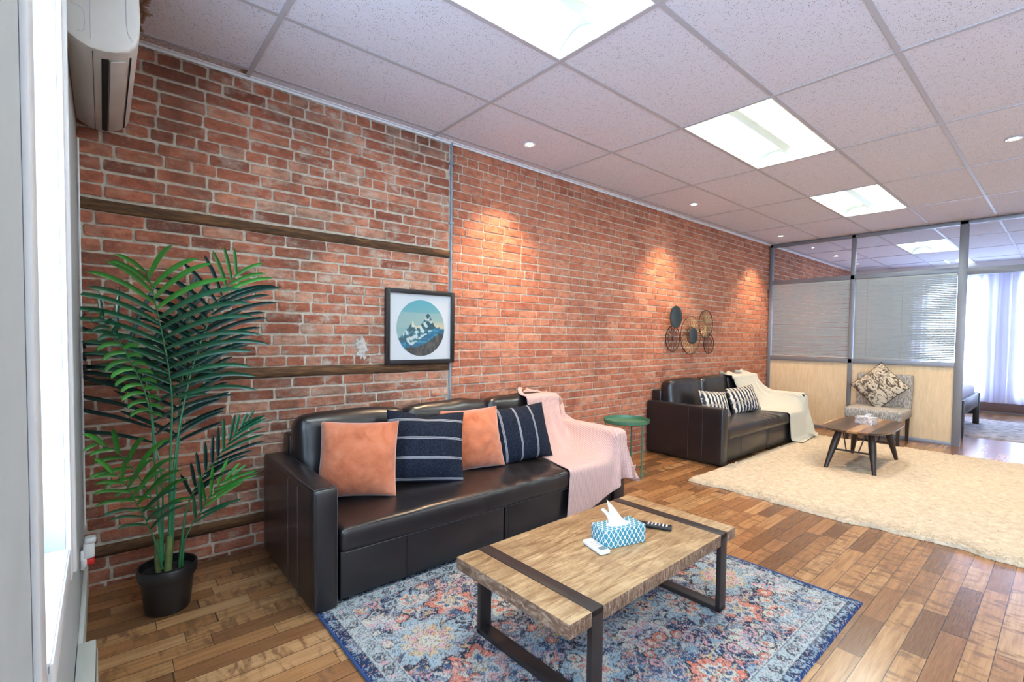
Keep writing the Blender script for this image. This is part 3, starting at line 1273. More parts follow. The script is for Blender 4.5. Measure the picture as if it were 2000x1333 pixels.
prism(mb, prof, YA, YB_)
mb.build('case', M['acw'], ac)
mb = MB()
mb.box(.094, .114, YA + .06, YB_ - .04, 2.2660, 2.2735)
mb.build('air_outlet', M['black'], ac)
mb = MB()
mb.box(.1175, .165, YA + .065, YB_ - .045, 2.2665, 2.2705, bevel=.0015, mat=Matrix.Translation((0.1175, 0, 2.2705)) @ Matrix.Rotation(R(-21), 4, 'Y') @ Matrix.Translation((-.1175, 0, -2.2705)))
mb.build('louvre', M['acw'], ac)
mb = MB()
mb.box(.174, .178, YA + .06, YB_ - .04, 2.2985, 2.3035)
mb.box(.0695, .0710, YA + .02, YB_ - .01, 2.2695, 2.2705)
mb.build('seam', M['black'], ac)
mb = MB()
mb.tube([(.012, YA - .0008, 2.405), (.040, YA - .0008, 2.398), (.050, YA - .0008, 2.385), (.052, YA - .0008, 2.35), (.050, YA - .0008, 2.325), (.043, YA - .0008, 2.316),
         (.030, YA - .0008, 2.317)], .0008, 5)
mb.tube([(.066, YA - .0008, 2.30), (.066, YA - .0008, 2.56)], .0006, 5)
mb.tube([(.178, YA - .0008, 2.335), (.166, YA - .0008, 2.36), (.162, YA - .0008, 2.40), (.162, YA - .0008, 2.56)], .0006, 5)
mb.build('end_seams', M['greykey'], ac)
tag(ac, 'white wall-mounted air conditioner high in the left corner, seen from below', 'air conditioner')


# ================================================================ SOFAS
def seam(mb, pts, r=.0018, mi=0):
    mb.tube(pts, r, 5, mi)


def make_sofa(loc, seed=0):
    root = empty('sofa', loc)
    Lf = M['leather']
    D = .905
    # arms
    for k, xc in enumerate((.0575, 2.2425)):
        a = softbox('armrest', (.115, D - .01, .573), .020, [Lf, M['thread']], root, .05, puff=(.004, .002, .003), wr=.0012, wscale=6,
                    seed=seed + k, loc=(xc, -D / 2 - .005, .012))
        sm = MB()
        xo = xc - .0633 if k == 0 else xc + .0633
        for yy in (-.53, -.69):
            sm.tube([(xo, yy, .01), (xo, yy, .555), (xc - .05 if k == 0 else xc + .05, yy, .583)], .0016, 5)
        for xx in (xc - .05, xc + .05):
            sm.tube([(xx, -.03, .5845), (xx, -D + .015, .5845), (xx, -D - .0005, .57), (xx, -D - .0005, .02)], .0013, 5)
        sm.tube([(xc - .05, -D + .012, .5855), (xc + .05, -D + .012, .5855)], .0013, 5)
        sm.build('stitching', M['thread'], a, loc=(-xc, D / 2 + .005, -.012))
    # back frame, base
    softbox('back_frame', (2.08, .12, .70), .018, Lf, root, .07, puff=(0, .002, .002), wr=.001, loc=(1.15, -.062, .0))
    mb = MB()
    mb.box(.130, .130 + 1.005, -D + .028, -.13, .028, .262, bevel=.010, seg=3)
    mb.box(1.142, 2.170, -D + .024, -.13, .028, .262, bevel=.010, seg=3)
    mb.tube([(.475, -D + .027, .032), (.475, -D + .027, .258)], .0022, 5)
    mb.tube([(.482, -D + .027, .032), (.482, -D + .027, .258)], .0012, 5)
    mb.tube([(1.165, -D + .023, .032), (1.165, -D + .023, .258)], .0016, 5)
    mb.tube([(1.80, -D + .023, .032), (1.80, -D + .023, .258)], .0018, 5)
    mb.build('base_front', Lf, root)
    for x in (.17, 1.10, 2.12):
        MB().lathe([(.020, .013), (.022, .016), (.022, .03), (.018, .034)], 16).build('foot', M['plasticblk'], root, loc=(x, -D + .06, 0))

    # seat
    def seat_wr(P, size):
        x, y, z = P[:, 0], P[:, 1], P[:, 2]
        top = (z > size[2] * .6)
        yy = (y + size[1] / 2) / size[1]
        fold = np.sin(x * 46 + 3 * vn(x * 4, y * 3, 0, 3)) * np.exp(-((x - .35) / .42) ** 2) * np.clip(1 - yy * 1.2, 0, 1) * .0060
        P[:, 2] += top * (fold + .004 * fbm(x * 3, y * 4, 0, seed + 3))
        P[:, 2] -= top * .005 * np.exp(-((x + .18) / .008) ** 2)
        P[:, 2] -= top * .004 * np.exp(-((x - .75) / .008) ** 2)
        fr = (y < -size[1] * .48)
        P[:, 1] += fr * .004 * np.exp(-((x + .18) / .008) ** 2)
        return P
    st = softbox('seat_cushion', (2.055, .63, .125), .030, Lf, root, .022, puff=(.0, .006, .012), wr=.0028, wscale=7, seed=seed,
                 loc=(1.15, -D + .315, .255), extra=seat_wr)
    sm = MB()
    sm.tube([(-1.0, -.3085, .1190), (1.0, -.3085, .1190)], .0016, 5)
    sm.tube([(-1.0, -.3090, .006), (1.0, -.3090, .006)], .0016, 5)
    sm.build('stitching', M['thread'], st)
    # loose back cushions
    for k in range(3):
        def lean(P, size, k=k):
            z = P[:, 2] / size[2]
            P[:, 1] += .015 * np.sin(z * PI)
            P[:, 2] -= (z > .5) * .010 * (P[:, 0] / size[0] * 2) ** 4
            P[:, 2] += (z > .8) * .004 * vn(P[:, 0] * 9, k * 3, 0, seed)
            return P
        softbox('back_cushion', (.682, .155, .455), .055, Lf, root, .025, puff=(.010, .035, .016), wr=.0045, wscale=8, seed=seed + 10 + k,
                loc=(.465 + k * .685, -.235, .365), rot=(R(-9), 0, R((0, 1.2, -1)[k])), extra=lean)
    return root


S1 = (.790, -.058, 0)
S2 = (4.745, -.010, 0)
sofa1 = make_sofa(S1, 1)
tag(sofa1, 'black leather three-seat sofa in the foreground with rust and navy cushions', 'sofa', 'black leather sofas along the brick wall')
sofa2 = copy_tree(sofa1)
sofa2.location = S2
tag(sofa2, 'black leather sofa farther back beside the partition, under the metal wall decor', 'sofa', 'black leather sofas along the brick wall')

# scatter cushions on the near sofa: name, size, position of base centre, (lean, roll, yaw)
SEAT = .388
pillow('cushion', .43, .425, .19, M['suede'], (1.135, -.600, SEAT), (R(-17), R(1), R(-30)), 1, wr=.010)
tag(bpy.data.objects['cushion'], 'rust orange suede cushion leaning beside the near sofa arm', 'cushion', 'cushions on the near sofa')
o = pillow('cushion', .49, .455, .18, M['stripeh'], (1.555, -.615, SEAT - .002), (R(-21), R(4), R(-22)), 2, wr=.008, dent=.07)
tag(o, 'navy cushion with white lines running across, between the two orange cushions', 'cushion', 'cushions on the near sofa')
o = pillow('cushion', .425, .42, .19, M['suede'], (1.985, -.560, SEAT), (R(-18), R(-2), R(-14)), 3, wr=.014)
tag(o, 'rust orange suede cushion between the two navy striped cushions', 'cushion', 'cushions on the near sofa')
o = pillow('cushion', .46, .41, .18, M['stripev'], (2.40, -.600, SEAT), (R(-18), R(-4), R(-12)), 4, wr=.007)
tag(o, 'navy cushion with white lines running up and down, beside the pink throw', 'cushion', 'cushions on the near sofa')
o = pillow('cushion', .50, .32, .13, M['ikat'], (5.36, -.56, SEAT), (R(-20), R(5), R(-8)), 6)
tag(o, 'cream and navy lumbar cushion on the far sofa, nearer its left arm', 'cushion', 'cushions on the far sofa')
o = pillow('cushion', .58, .33, .13, M['ikat'], (6.12, -.56, SEAT), (R(-22), R(-3), R(-8)), 7)
tag(o, 'navy and cream lumbar cushion on the far sofa, beside the cream throw', 'cushion', 'cushions on the far sofa')


# ================================================================ THROWS (draped cloth, relaxed onto the sofa shape)
def drape(name, root_loc, corners, nu, nv, mat, seed=0, steps=230, thick=.012, slack=1.0, ztop=.98, pins=()):
    """PBD cloth: corners = 4 points (x, y) in sofa space; relaxes onto boxes that follow the sofa"""
    boxes = [((.0575, -.4550, .2950), (.0640, .4560, .2950)), ((2.2425, -.4550, .2950), (.0640, .4560, .2950)),
             ((1.15, -.06, .35), (1.04, .06, .35)), ((1.15, -.60, .19), (1.03, .31, .195)),
             ((.465, -.232, .60), (.34, .085, .215)), ((1.15, -.232, .60), (.34, .085, .215)), ((1.835, -.232, .60), (.34, .085, .215))]
    C_ = [np.array(c, float) for c in corners]
    u = np.linspace(0, 1, nu)[:, None, None]
    v = np.linspace(0, 1, nv)[None, :, None]
    flat = (C_[0] * (1 - u) * (1 - v) + C_[1] * u * (1 - v) + C_[2] * u * v + C_[3] * (1 - u) * v)
    P = np.zeros((nu, nv, 3))
    P[..., :2] = flat
    P[..., 2] = ztop + .035 * fbm(flat[..., 0] * 6, flat[..., 1] * 3, 0, seed)
    V = np.zeros_like(P)
    # rest lengths: the laid-out sheet
    def rl(a, b):
        return np.linalg.norm((a - b)[..., :2], axis=-1, keepdims=True) * slack
    F3 = np.zeros_like(P)
    F3[..., :2] = flat
    cons = []
    for du, dv, st in ((1, 0, 1.), (0, 1, 1.), (1, 1, .5), (1, -1, .5), (2, 0, .12), (0, 2, .12)):
        for par in (0, 1):
            if du:
                sel = np.arange(par if du == 1 else par * 2, nu - du, 2 * du) if du == 1 else np.arange(0, nu - 2)
            iu = np.arange(0, nu - du)
            if du:
                iu = iu[(iu // du) % 2 == par]
                jv = np.arange(max(0, -dv), nv - max(0, dv))
            else:
                jv = np.arange(0, nv - dv)
                jv = jv[(jv // dv) % 2 == par]
            if len(iu) == 0 or len(jv) == 0: continue
            A = np.ix_(iu, jv)
            B = np.ix_(iu + du, jv + dv)
            cons.append((A, B, rl(F3[A], F3[B]), st))
    dt = .016
    rad = .022
    pin_idx = [((int(a * (nu - 1)), int(b * (nv - 1))), np.array(p)) for a, b, p in pins]
    for s in range(steps):
        V[..., 2] -= 9.8 * dt
        V *= .965
        old = P.copy()
        P = P + V * dt
        for it in range(9):
            for A, B, L0, st in cons:
                d = P[B] - P[A]
                L = np.linalg.norm(d, axis=-1, keepdims=True)
                c = d * ((L - L0) / np.maximum(L, 1e-6) * .5 * st)
                P[A] += c
                P[B] -= c
            if it % 3 == 2:
                for bc, bh in boxes:
                    bh = np.array(bh)
                    q = P - np.array(bc)
                    inner = bh - rad
                    cl = np.clip(q, -inner, inner)
                    d = q - cl
                    dist = np.linalg.norm(d, axis=-1)
                    lim = rad + thick
                    m = (dist < lim) & (dist > 1e-6)
                    if m.any():
                        P[m] += d[m] / dist[m][:, None] * (lim - dist[m])[:, None]
                        # friction
                        P[m] += (old[m] - P[m]) * np.array((.8, .8, 0.1))
                    deep = dist <= 1e-6
                    if deep.any():
                        qd = q[deep]
                        pen = bh - np.abs(qd)
                        pen[:, 2] = np.where(qd[:, 2] > -.05, pen[:, 2] * .6, 9)
                        ax_ = np.argmin(pen, axis=1)
                        ar = np.arange(len(qd))
                        sg = np.sign(qd[ar, ax_])
                        qd[ar, ax_] = sg * (bh[ax_] + thick)
                        P[deep] = qd + np.array(bc)
                P[..., 1] = np.minimum(P[..., 1], -root_loc[1] - .022)
                g = P[..., 2] < .045
                P[g, 2] = .045
            for ij, tgt in pin_idx:
                k_ = min(1.0, s / (steps * .6))
                P[ij] = P[ij] * (1 - k_ * .5) + tgt * k_ * .5
        V = (P - old) / dt
        sp = np.linalg.norm(V, axis=-1, keepdims=True)
        V *= np.minimum(1, 2.0 / np.maximum(sp, 1e-6))
    # subdivide by interpolation for smooth folds
    def up(A_):
        n0, m0 = A_.shape[:2]
        B_ = np.zeros((2 * n0 - 1, m0, 3))
        B_[::2] = A_
        B_[1::2] = (A_[1:] + A_[:-1]) / 2
        D_ = np.zeros((2 * n0 - 1, 2 * m0 - 1, 3))
        D_[:, ::2] = B_
        D_[:, 1::2] = (B_[:, 1:] + B_[:, :-1]) / 2
        return D_
    P = up(P)
    for _ in range(2):
        S = P.copy()
        S[1:-1, 1:-1] = P[1:-1, 1:-1] * .5 + (P[2:, 1:-1] + P[:-2, 1:-1] + P[1:-1, 2:] + P[1:-1, :-2]) * .125
        P = S
        for bc, bh in boxes:
            bh = np.array(bh)
            q = P - np.array(bc)
            cl = np.clip(q, -(bh - rad), bh - rad)
            d = q - cl
            dist = np.linalg.norm(d, axis=-1)
            m = (dist < rad + thick * .8) & (dist > 1e-6)
            P[m] += d[m] / dist[m][:, None] * (rad + thick * .8 - dist[m])[:, None]
    n2, m2 = P.shape[:2]
    uu, vv = np.meshgrid(np.linspace(0, 1, n2), np.linspace(0, 1, m2), indexing='ij')
    uv = np.stack([uu, vv], -1)
    o = grid_mesh(name, P, mat, None, True, uv, root_loc)
    md = o.modifiers.new('thickness', 'SOLIDIFY')
    md.thickness = .006
    md.offset = 1
    return o


PB = [(f, 0.0, (1.87 + .50 * f, -.13, .872 - .20 * max(0, f - .6))) for f in (0, .2, .4, .6, .8, 1)] + [(1.0, .30, (2.345, -.28, .50)), (1.0, .53, (2.35, -.53, .46)), (1.0, .77, (2.355, -.77, .43)), (1.0, 1.0, (2.35, -.97, .34))]
o = drape('throw_blanket', S1, ((1.80, .0), (2.78, .0), (2.64, -.98), (1.57, -1.20)), 44, 70, M['knitpink'], 3, pins=PB, slack=1.04)
tag(o, 'pale pink knitted throw draped over the near sofa back and right arm', 'throw')
PB = [(f, 0.0, (1.50 + .86 * f, -.13, .872 - .20 * max(0, f - .6))) for f in (0, .2, .4, .6, .8, 1)] + [(1.0, .27, (2.345, -.28, .48)), (1.0, .48, (2.355, -.53, .42)), (1.0, .70, (2.365, -.77, .36)), (1.0, .86, (2.38, -.96, .26))]
o = drape('throw_blanket', S2, ((1.42, .0), (2.80, .0), (2.74, -1.14), (1.78, -1.32)), 40, 64, M['knitcream'], 9, pins=PB, slack=1.04)
tag(o, 'cream fleece throw draped over the far sofa back and right arm', 'throw')


# ================================================================ COFFEE TABLE
def coffee_table():
    root = empty('coffee_table', (1.787, -1.835, .013), R(1.4))
    LX, LY, top = 1.205, .625, .368
    th = .052
    # slab cut in three by the flush metal bands
    b0, b1 = -LX / 2 + .112, -LX / 2 + .172
    c0, c1 = LX / 2 - .152, LX / 2 - .092
    mb = MB()
    for x0, x1 in ((-LX / 2, b0), (b1, c0), (c1, LX / 2)):
        mb.box(x0, x1, -LY / 2, LY / 2, top - th, top, 0, bevel=.003)
    o = mb.build('tabletop', [M['wood_top'], M['wood_edge']], root)
    me = o.data
    for p in me.polygons:
        if abs(p.normal.z) < .5: p.material_index = 1
    for x0, x1 in ((b0, b1), (c0, c1)):
        mb = MB()
        y = LY / 2 + .001
        t = .022
        mb.box(x0, x1, -y, y, top - t, top + .001, 0, bevel=.0015)
        mb.box(x0, x1, -y, -y + t, 0, top - .001, 0, bevel=.0015)
        mb.box(x0, x1, y - t, y, 0, top - .001, 0, bevel=.0015)
        mb.box(x0, x1, -y, y, 0, t, 0, bevel=.0015)
        mb.box(x0 + .006, x1 - .006, -y + t, y - t, top - th - .004, top - t, 0)
        mb.build('metal_frame', M['steel'], root)
    tag(root, 'low coffee table with reclaimed wood top and dark metal band frames', 'coffee table')
    return root


coffee_table()
TT = .3825


def tissue_box(loc, rz, size, mats, label, cat='tissue box', tissue_h=.07):
    root = empty('tissue_box', loc, rz)
    L, Wd, Hh = size
    mb = MB()
    mb.box(-L / 2, L / 2, -Wd / 2, Wd / 2, 0, Hh, 0, bevel=.0015)
    o = mb.build('carton', mats, root)
    if len(mats) > 1:
        for p in o.data.polygons:
            if p.normal.z > .5: p.material_index = 1
    mb = MB()
    n = 24
    ring = [(L * .30 * math.cos(2 * PI * k / n), Wd * .24 * math.sin(2 * PI * k / n), Hh + .0008) for k in range(n)]
    mb.add(ring, [tuple(range(n))])
    mb.build('slot', M['tissue'], root)
    # crumpled tissue: folded sheet
    nu, nv = 15, 15
    P = np.zeros((nu, nv, 3))
    for i in range(nu):
        for j in range(nv):
            a, b = i / (nu - 1) * 2 - 1, j / (nv - 1)
            spread = .15 + .75 * b ** 1.3
            P[i, j, 0] = L * .24 * a * (1 - .55 * b) - .12 * L * b * b * 2
            P[i, j, 1] = Wd * .20 * (math.sin(a * 4.3) * spread + .5 * b)
            P[i, j, 2] = Hh + tissue_h * (b * (1.05 - .55 * a * a + .25 * math.sin(a * 5)))
    o = grid_mesh('tissue', P, M['tissue'], root)
    return tag(root, label, cat)


tissue_box((1.822, -1.868, TT), R(-16), (.215, .112, .078), [M['ogee'], M['ogeetop']], 'teal and white lattice tissue box on the reclaimed wood coffee table', tissue_h=.085)


def ac_remote():
    root = empty('remote_control', (1.683, -1.857, TT), R(-14))
    mb = MB()
    mb.box(-.026, .026, -.068, .068, 0, .019, bevel=.006, seg=3)
    mb.build('body', M['whiteplastic'], root)
    MB().box(-.018, .018, -.058, -.030, .0188, .0200, bevel=.0005).build('display', M['lcd'], root)
    for x, y, m in ((-.009, -.012, 'orangekey'), (.010, -.012, 'greykey'), (-.009, .006, 'greykey'), (.010, .006, 'greykey'), (-.009, .024, 'greykey'), (.010, .024, 'orangekey')):
        MB().box(x - .006, x + .006, y - .005, y + .005, .0185, .0205, bevel=.001).build('button', M[m], root)
    tag(root, 'white air conditioner remote with small display in front of the tissue box', 'remote control')


def tv_remote():
    root = empty('remote_control', (2.080, -1.885, TT), R(26))
    mb = MB()
    mb.box(-.022, .022, -.082, .082, 0, .017, bevel=.006, seg=3)
    mb.build('body', M['plasticblk'], root)
    for j in range(6):
        for i in range(3):
            MB().box(-.013 + i * .011, -.005 + i * .011, -.062 + j * .017, -.054 + j * .017, .0165, .0185, bevel=.001).build('button', M['whiteplastic' if j in (0, 1, 3) else 'greykey'], root)
    tag(root, 'black television remote with pale buttons behind the tissue box', 'remote control')


ac_remote()
tv_remote()


# ================================================================ RUGS
def rug_pattern(X, Y, LX, LY, seed=5):
    """colours for a distressed floral rug; X from 0..LX, Y from 0..LY"""
    rs = np.random.RandomState(seed)
    sh = X.shape
    col = np.zeros(sh + (3,))
    navy = np.array((.028, .055, .125))
    mid = np.array((.085, .145, .25))
    sky = np.array((.30, .41, .48))
    cream = np.array((.55, .53, .46))
    coral = np.array((.62, .22, .15))
    pink = np.array((.60, .34, .36))
    gold = np.array((.55, .42, .24))
    char = np.array((.045, .05, .07))
    wx = X + .012 * vn(X * 22, Y * 22, 0, 1)
    wy = Y + .012 * vn(X * 22 + 50, Y * 22, 0, 2)
    f = fbm(wx * 9, wy * 9, 0, 11, 3)

    def lay(mask, c):
        m = np.clip(mask, 0, 1)[..., None]
        col[:] = col * (1 - m) + np.array(c) * m
    col[:] = navy
    lay((f > .05) * .8, mid)
    lay((fbm(wx * 14, wy * 14, 0, 21, 3) > .42) * .8, sky)
    # leafy arabesques (mirror symmetric about the centre lines)
    sx = np.abs(wx - LX / 2)
    sy = np.abs(wy - LY / 2)
    for k, (fx_, fy_, ph, c, wdt) in enumerate(((9, 7, 0, sky, .30), (13, 11, 1.3, cream, .20), (17, 9, 2.1, coral, .13), (7, 15, .7, gold, .13), (21, 19, 2.8, pink, .12))):
        g = np.sin(sx * fx_ * 2.2 + 1.6 * np.sin(sy * fy_ * 1.7 + ph) + ph) * np.cos(sy * fy_ * 2.0 + 1.4 * np.sin(sx * fx_ * 1.5))
        lay((np.abs(g) < wdt * .55) * (vn(wx * 30, wy * 30, 0, 30 + k) > -.25) * .85, c)
    # flower heads
    fl = []
    for gx in (.0, .33, .66):
        for gy in (.0, .30, .62):
            fl.append((gx + rs.uniform(-.03, .03), gy + rs.uniform(-.03, .03), rs.uniform(.07, .125)))
    fl.append((.88, .45, .13))
    fl.append((.50, .47, .10))
    fl.append((.74, .27, .155))
    fl.append((.18, .16, .07))
    for q, (fx_, fy_, rad) in enumerate(fl):
        dx, dy = sx - fx_, sy - fy_
        d = np.sqrt(dx ** 2 + dy ** 2)
        th = np.arctan2(dy, dx)
        n = (7, 8, 6, 9)[q % 4]
        lobe = rad * (1 + .20 * np.cos(n * th + q) + .10 * np.cos(2 * n * th) + .10 * vn(wx * 40, wy * 40, 0, q))
        rr_ = d / lobe
        A, B, C_, D_ = [(sky, cream, coral, char), (cream, pink, sky, navy), (coral, cream, mid, gold), (sky, gold, pink, cream)][q % 4]
        lay((rr_ < 1.12) * 1., char)
        lay((rr_ < 1.0) * 1., A)
        lay((rr_ < .66) * 1., B)
        lay((rr_ < .48) * (np.cos(n * th + q) > -.3), C_)
        lay((rr_ < .26) * 1., D_)
        lay((rr_ < .12) * 1., cream)
    # rosettes
    for q in range(46):
        a, b = rs.uniform(.03, LX / 2 - .12), rs.uniform(.03, LY / 2 - .12)
        if (a - .74) ** 2 + (b - .27) ** 2 < .03: continue
        rad = rs.uniform(.016, .030)
        d = np.sqrt((sx - a) ** 2 + (sy - b) ** 2) / rad
        c1 = (cream, sky, coral, pink)[q % 4]
        lay((d < 1.25) * .9, char)
        lay((d < 1.0) * .95, c1)
        lay((d < .45) * .9, (coral, char, cream, navy)[q % 4])
    # borders at all sides
    ed = np.minimum(np.minimum(X, LX - X), np.minimum(Y, LY - Y))
    along = np.where(np.minimum(X, LX - X) < np.minimum(Y, LY - Y), Y, X)
    lay((ed < .128) * 1., mid * .8 + sky * .2)
    bm = np.cos(along * 2 * PI / .115)
    u2 = (ed - .118) / .035
    lay(((ed > .05) & (ed < .118)) * 1., sky * .6 + cream * .4)
    wob_ = .25 * vn(wx * 40, wy * 40, 0, 61)
    zz_ = (along * 11) % 1 - .5 + wob_
    bb = (ed > .05) & (ed < .118)
    u2 = (ed - .084) / .035 + wob_
    lay(((zz_ ** 2 / .06 + u2 ** 2 / .55 < 1) & (zz_ ** 2 / .03 + u2 ** 2 / .22 > 1)) * bb * .85, char)
    lay((zz_ ** 2 / .012 + u2 ** 2 / .10 < 1) * bb * .8, char)
    zo_ = (along * 11 + .5) % 1 - .5
    pk = np.sin(np.floor(along * 11 + .5) * 5.3) > .3
    lay((zo_ ** 2 / .02 + u2 ** 2 / .2 < 1) * bb * pk * .8, pink)
    lay((np.abs(ed - .125) < .0035) * 1., cream)
    lay((np.abs(ed - .049) < .003) * 1., char)
    lay(((ed < .046) & (ed > .010)) * 1., navy)
    lay(((ed < .046) & (ed > .012) & (fbm(wx * 60, wy * 60, 0, 77, 2) > .12)) * .8, sky)
    lay((ed < .012) * 1., (.02, .06, .17))
    # wear: faded streaks and speckle of single tufts
    fade = np.clip(fbm(wx * 5, wy * 26, 0, 51, 3) * 1.4, 0, 1) * .55
    lay(fade * (ed > .02), np.array((.50, .55, .58)))
    sp = rs.rand(*sh)
    lay((sp > .84) * .6, np.array((.58, .58, .57)))
    lay((sp < .20) * .65, char)
    sp2 = rs.rand(*sh)
    lay((sp2 > .972) * .7, coral)
    return np.clip(col, 0, 1) ** 1.12 * .86


def area_rug():
    x0, x1, y0, y1 = .815, 2.872, -2.545, -.880
    LX, LY = x1 - x0, y1 - y0
    st = .0048
    nx, ny = int(LX / st), int(LY / st)
    X, Y = np.meshgrid(np.linspace(0, LX, nx), np.linspace(0, LY, ny), indexing='ij')
    ed = np.minimum(np.minimum(X, LX - X), np.minimum(Y, LY - Y))
    Z = .0105 * np.clip(ed / .006, 0, 1) ** .5 + .0012 * np.random.RandomState(2).rand(nx, ny) * (ed > .004)
    P = np.stack([X + x0, Y + y0, Z + .001], -1)
    # slight waviness of the outline
    P[..., 0] += .004 * vn(Y * 4, 0, 0, 5) * (X > LX * .5)
    o = grid_mesh('patterned_rug', P, M['rug'])
    set_attr(o.data, 'rugcol', rug_pattern(X, Y, LX, LY).reshape(-1, 3))
    tag(o, 'blue distressed floral rug with coral accents under the wooden coffee table', 'rug')
    mb = MB()
    b = .004
    mb.tube([(x0 - .001, y, .007) for y in np.linspace(y0, y1, 20)], .0065, 6)
    mb.build('bound_edge', M['rugedge'], o)
    mb = MB()
    mb.tube([(x1 + .001 + .004 * float(vn((y - y0) * 4, 0, 0, 5)), y, .007) for y in np.linspace(y0, y1, 20)], .0065, 6)
    mb.build('bound_edge', M['rugedge'], o)


area_rug()


def shag_rug():
    x0, x1, y0, y1 = 4.06, 7.31, -3.75, -.925
    nx, ny = 300, 250
    X, Y = np.meshgrid(np.linspace(0, 1, nx), np.linspace(0, 1, ny), indexing='ij')
    rs = np.random.RandomState(8)
    PX = x0 + (x1 - x0) * X
    PY = y0 + (y1 - y0) * Y
    PX += (1 - X) ** 6 * (.050 * vn(PY * 1.9, 3, 0, 4) + .022 * vn(PY * 9, 8, 0, 6))
    ed = np.minimum(np.minimum(X * (x1 - x0), (1 - X) * (x1 - x0)), np.minimum(Y, 1 - Y) * (y1 - y0))
    PX += rs.uniform(-.004, .004, PX.shape)
    PY += rs.uniform(-.004, .004, PX.shape)
    Z = .026 * np.clip(ed / .02, 0, 1) ** .5 + (.006 * vn(PX * 24, PY * 24, 0, 3) + rs.uniform(-.005, .005, PX.shape)) * (ed > .01)
    P = np.stack([PX, PY, np.maximum(Z, .001)], -1)
    o = grid_mesh('shag_rug', P, M['shag'])
    tag(o, 'large cream shag rug under the walnut table, reaching the far sofa', 'rug')
    # standing tufts, densest along the near edge
    vs, fs = [], []
    for k in range(26000):
        if k < 9000:
            i = rs.uniform(0, 10)
        else:
            i = nx * rs.rand() ** 1.6
        j = rs.uniform(0, ny - 1)
        i = int(min(i, nx - 1))
        j = int(j)
        p = P[i, j]
        a = rs.uniform(0, 2 * PI)
        ln = rs.uniform(.010, .022)
        lx, ly = math.cos(a) * ln * .8, math.sin(a) * ln * .8
        wdt = .0022
        q = len(vs)
        z = max(p[2] - .004, .001)
        vs += [(p[0] - ly / ln * wdt, p[1] + lx / ln * wdt, z), (p[0] + ly / ln * wdt, p[1] - lx / ln * wdt, z),
               (p[0] + lx, p[1] + ly, max(.002, z + ln * rs.uniform(.2, .9)))]
        fs.append((q, q + 1, q + 2))
    me = bpy.data.meshes.new('tufts')
    me.from_pydata(vs, [], fs)
    me.update()
    t_ = obj_from('tufts', me, M['shag'], o)
    t_['kind'] = 'stuff'


shag_rug()


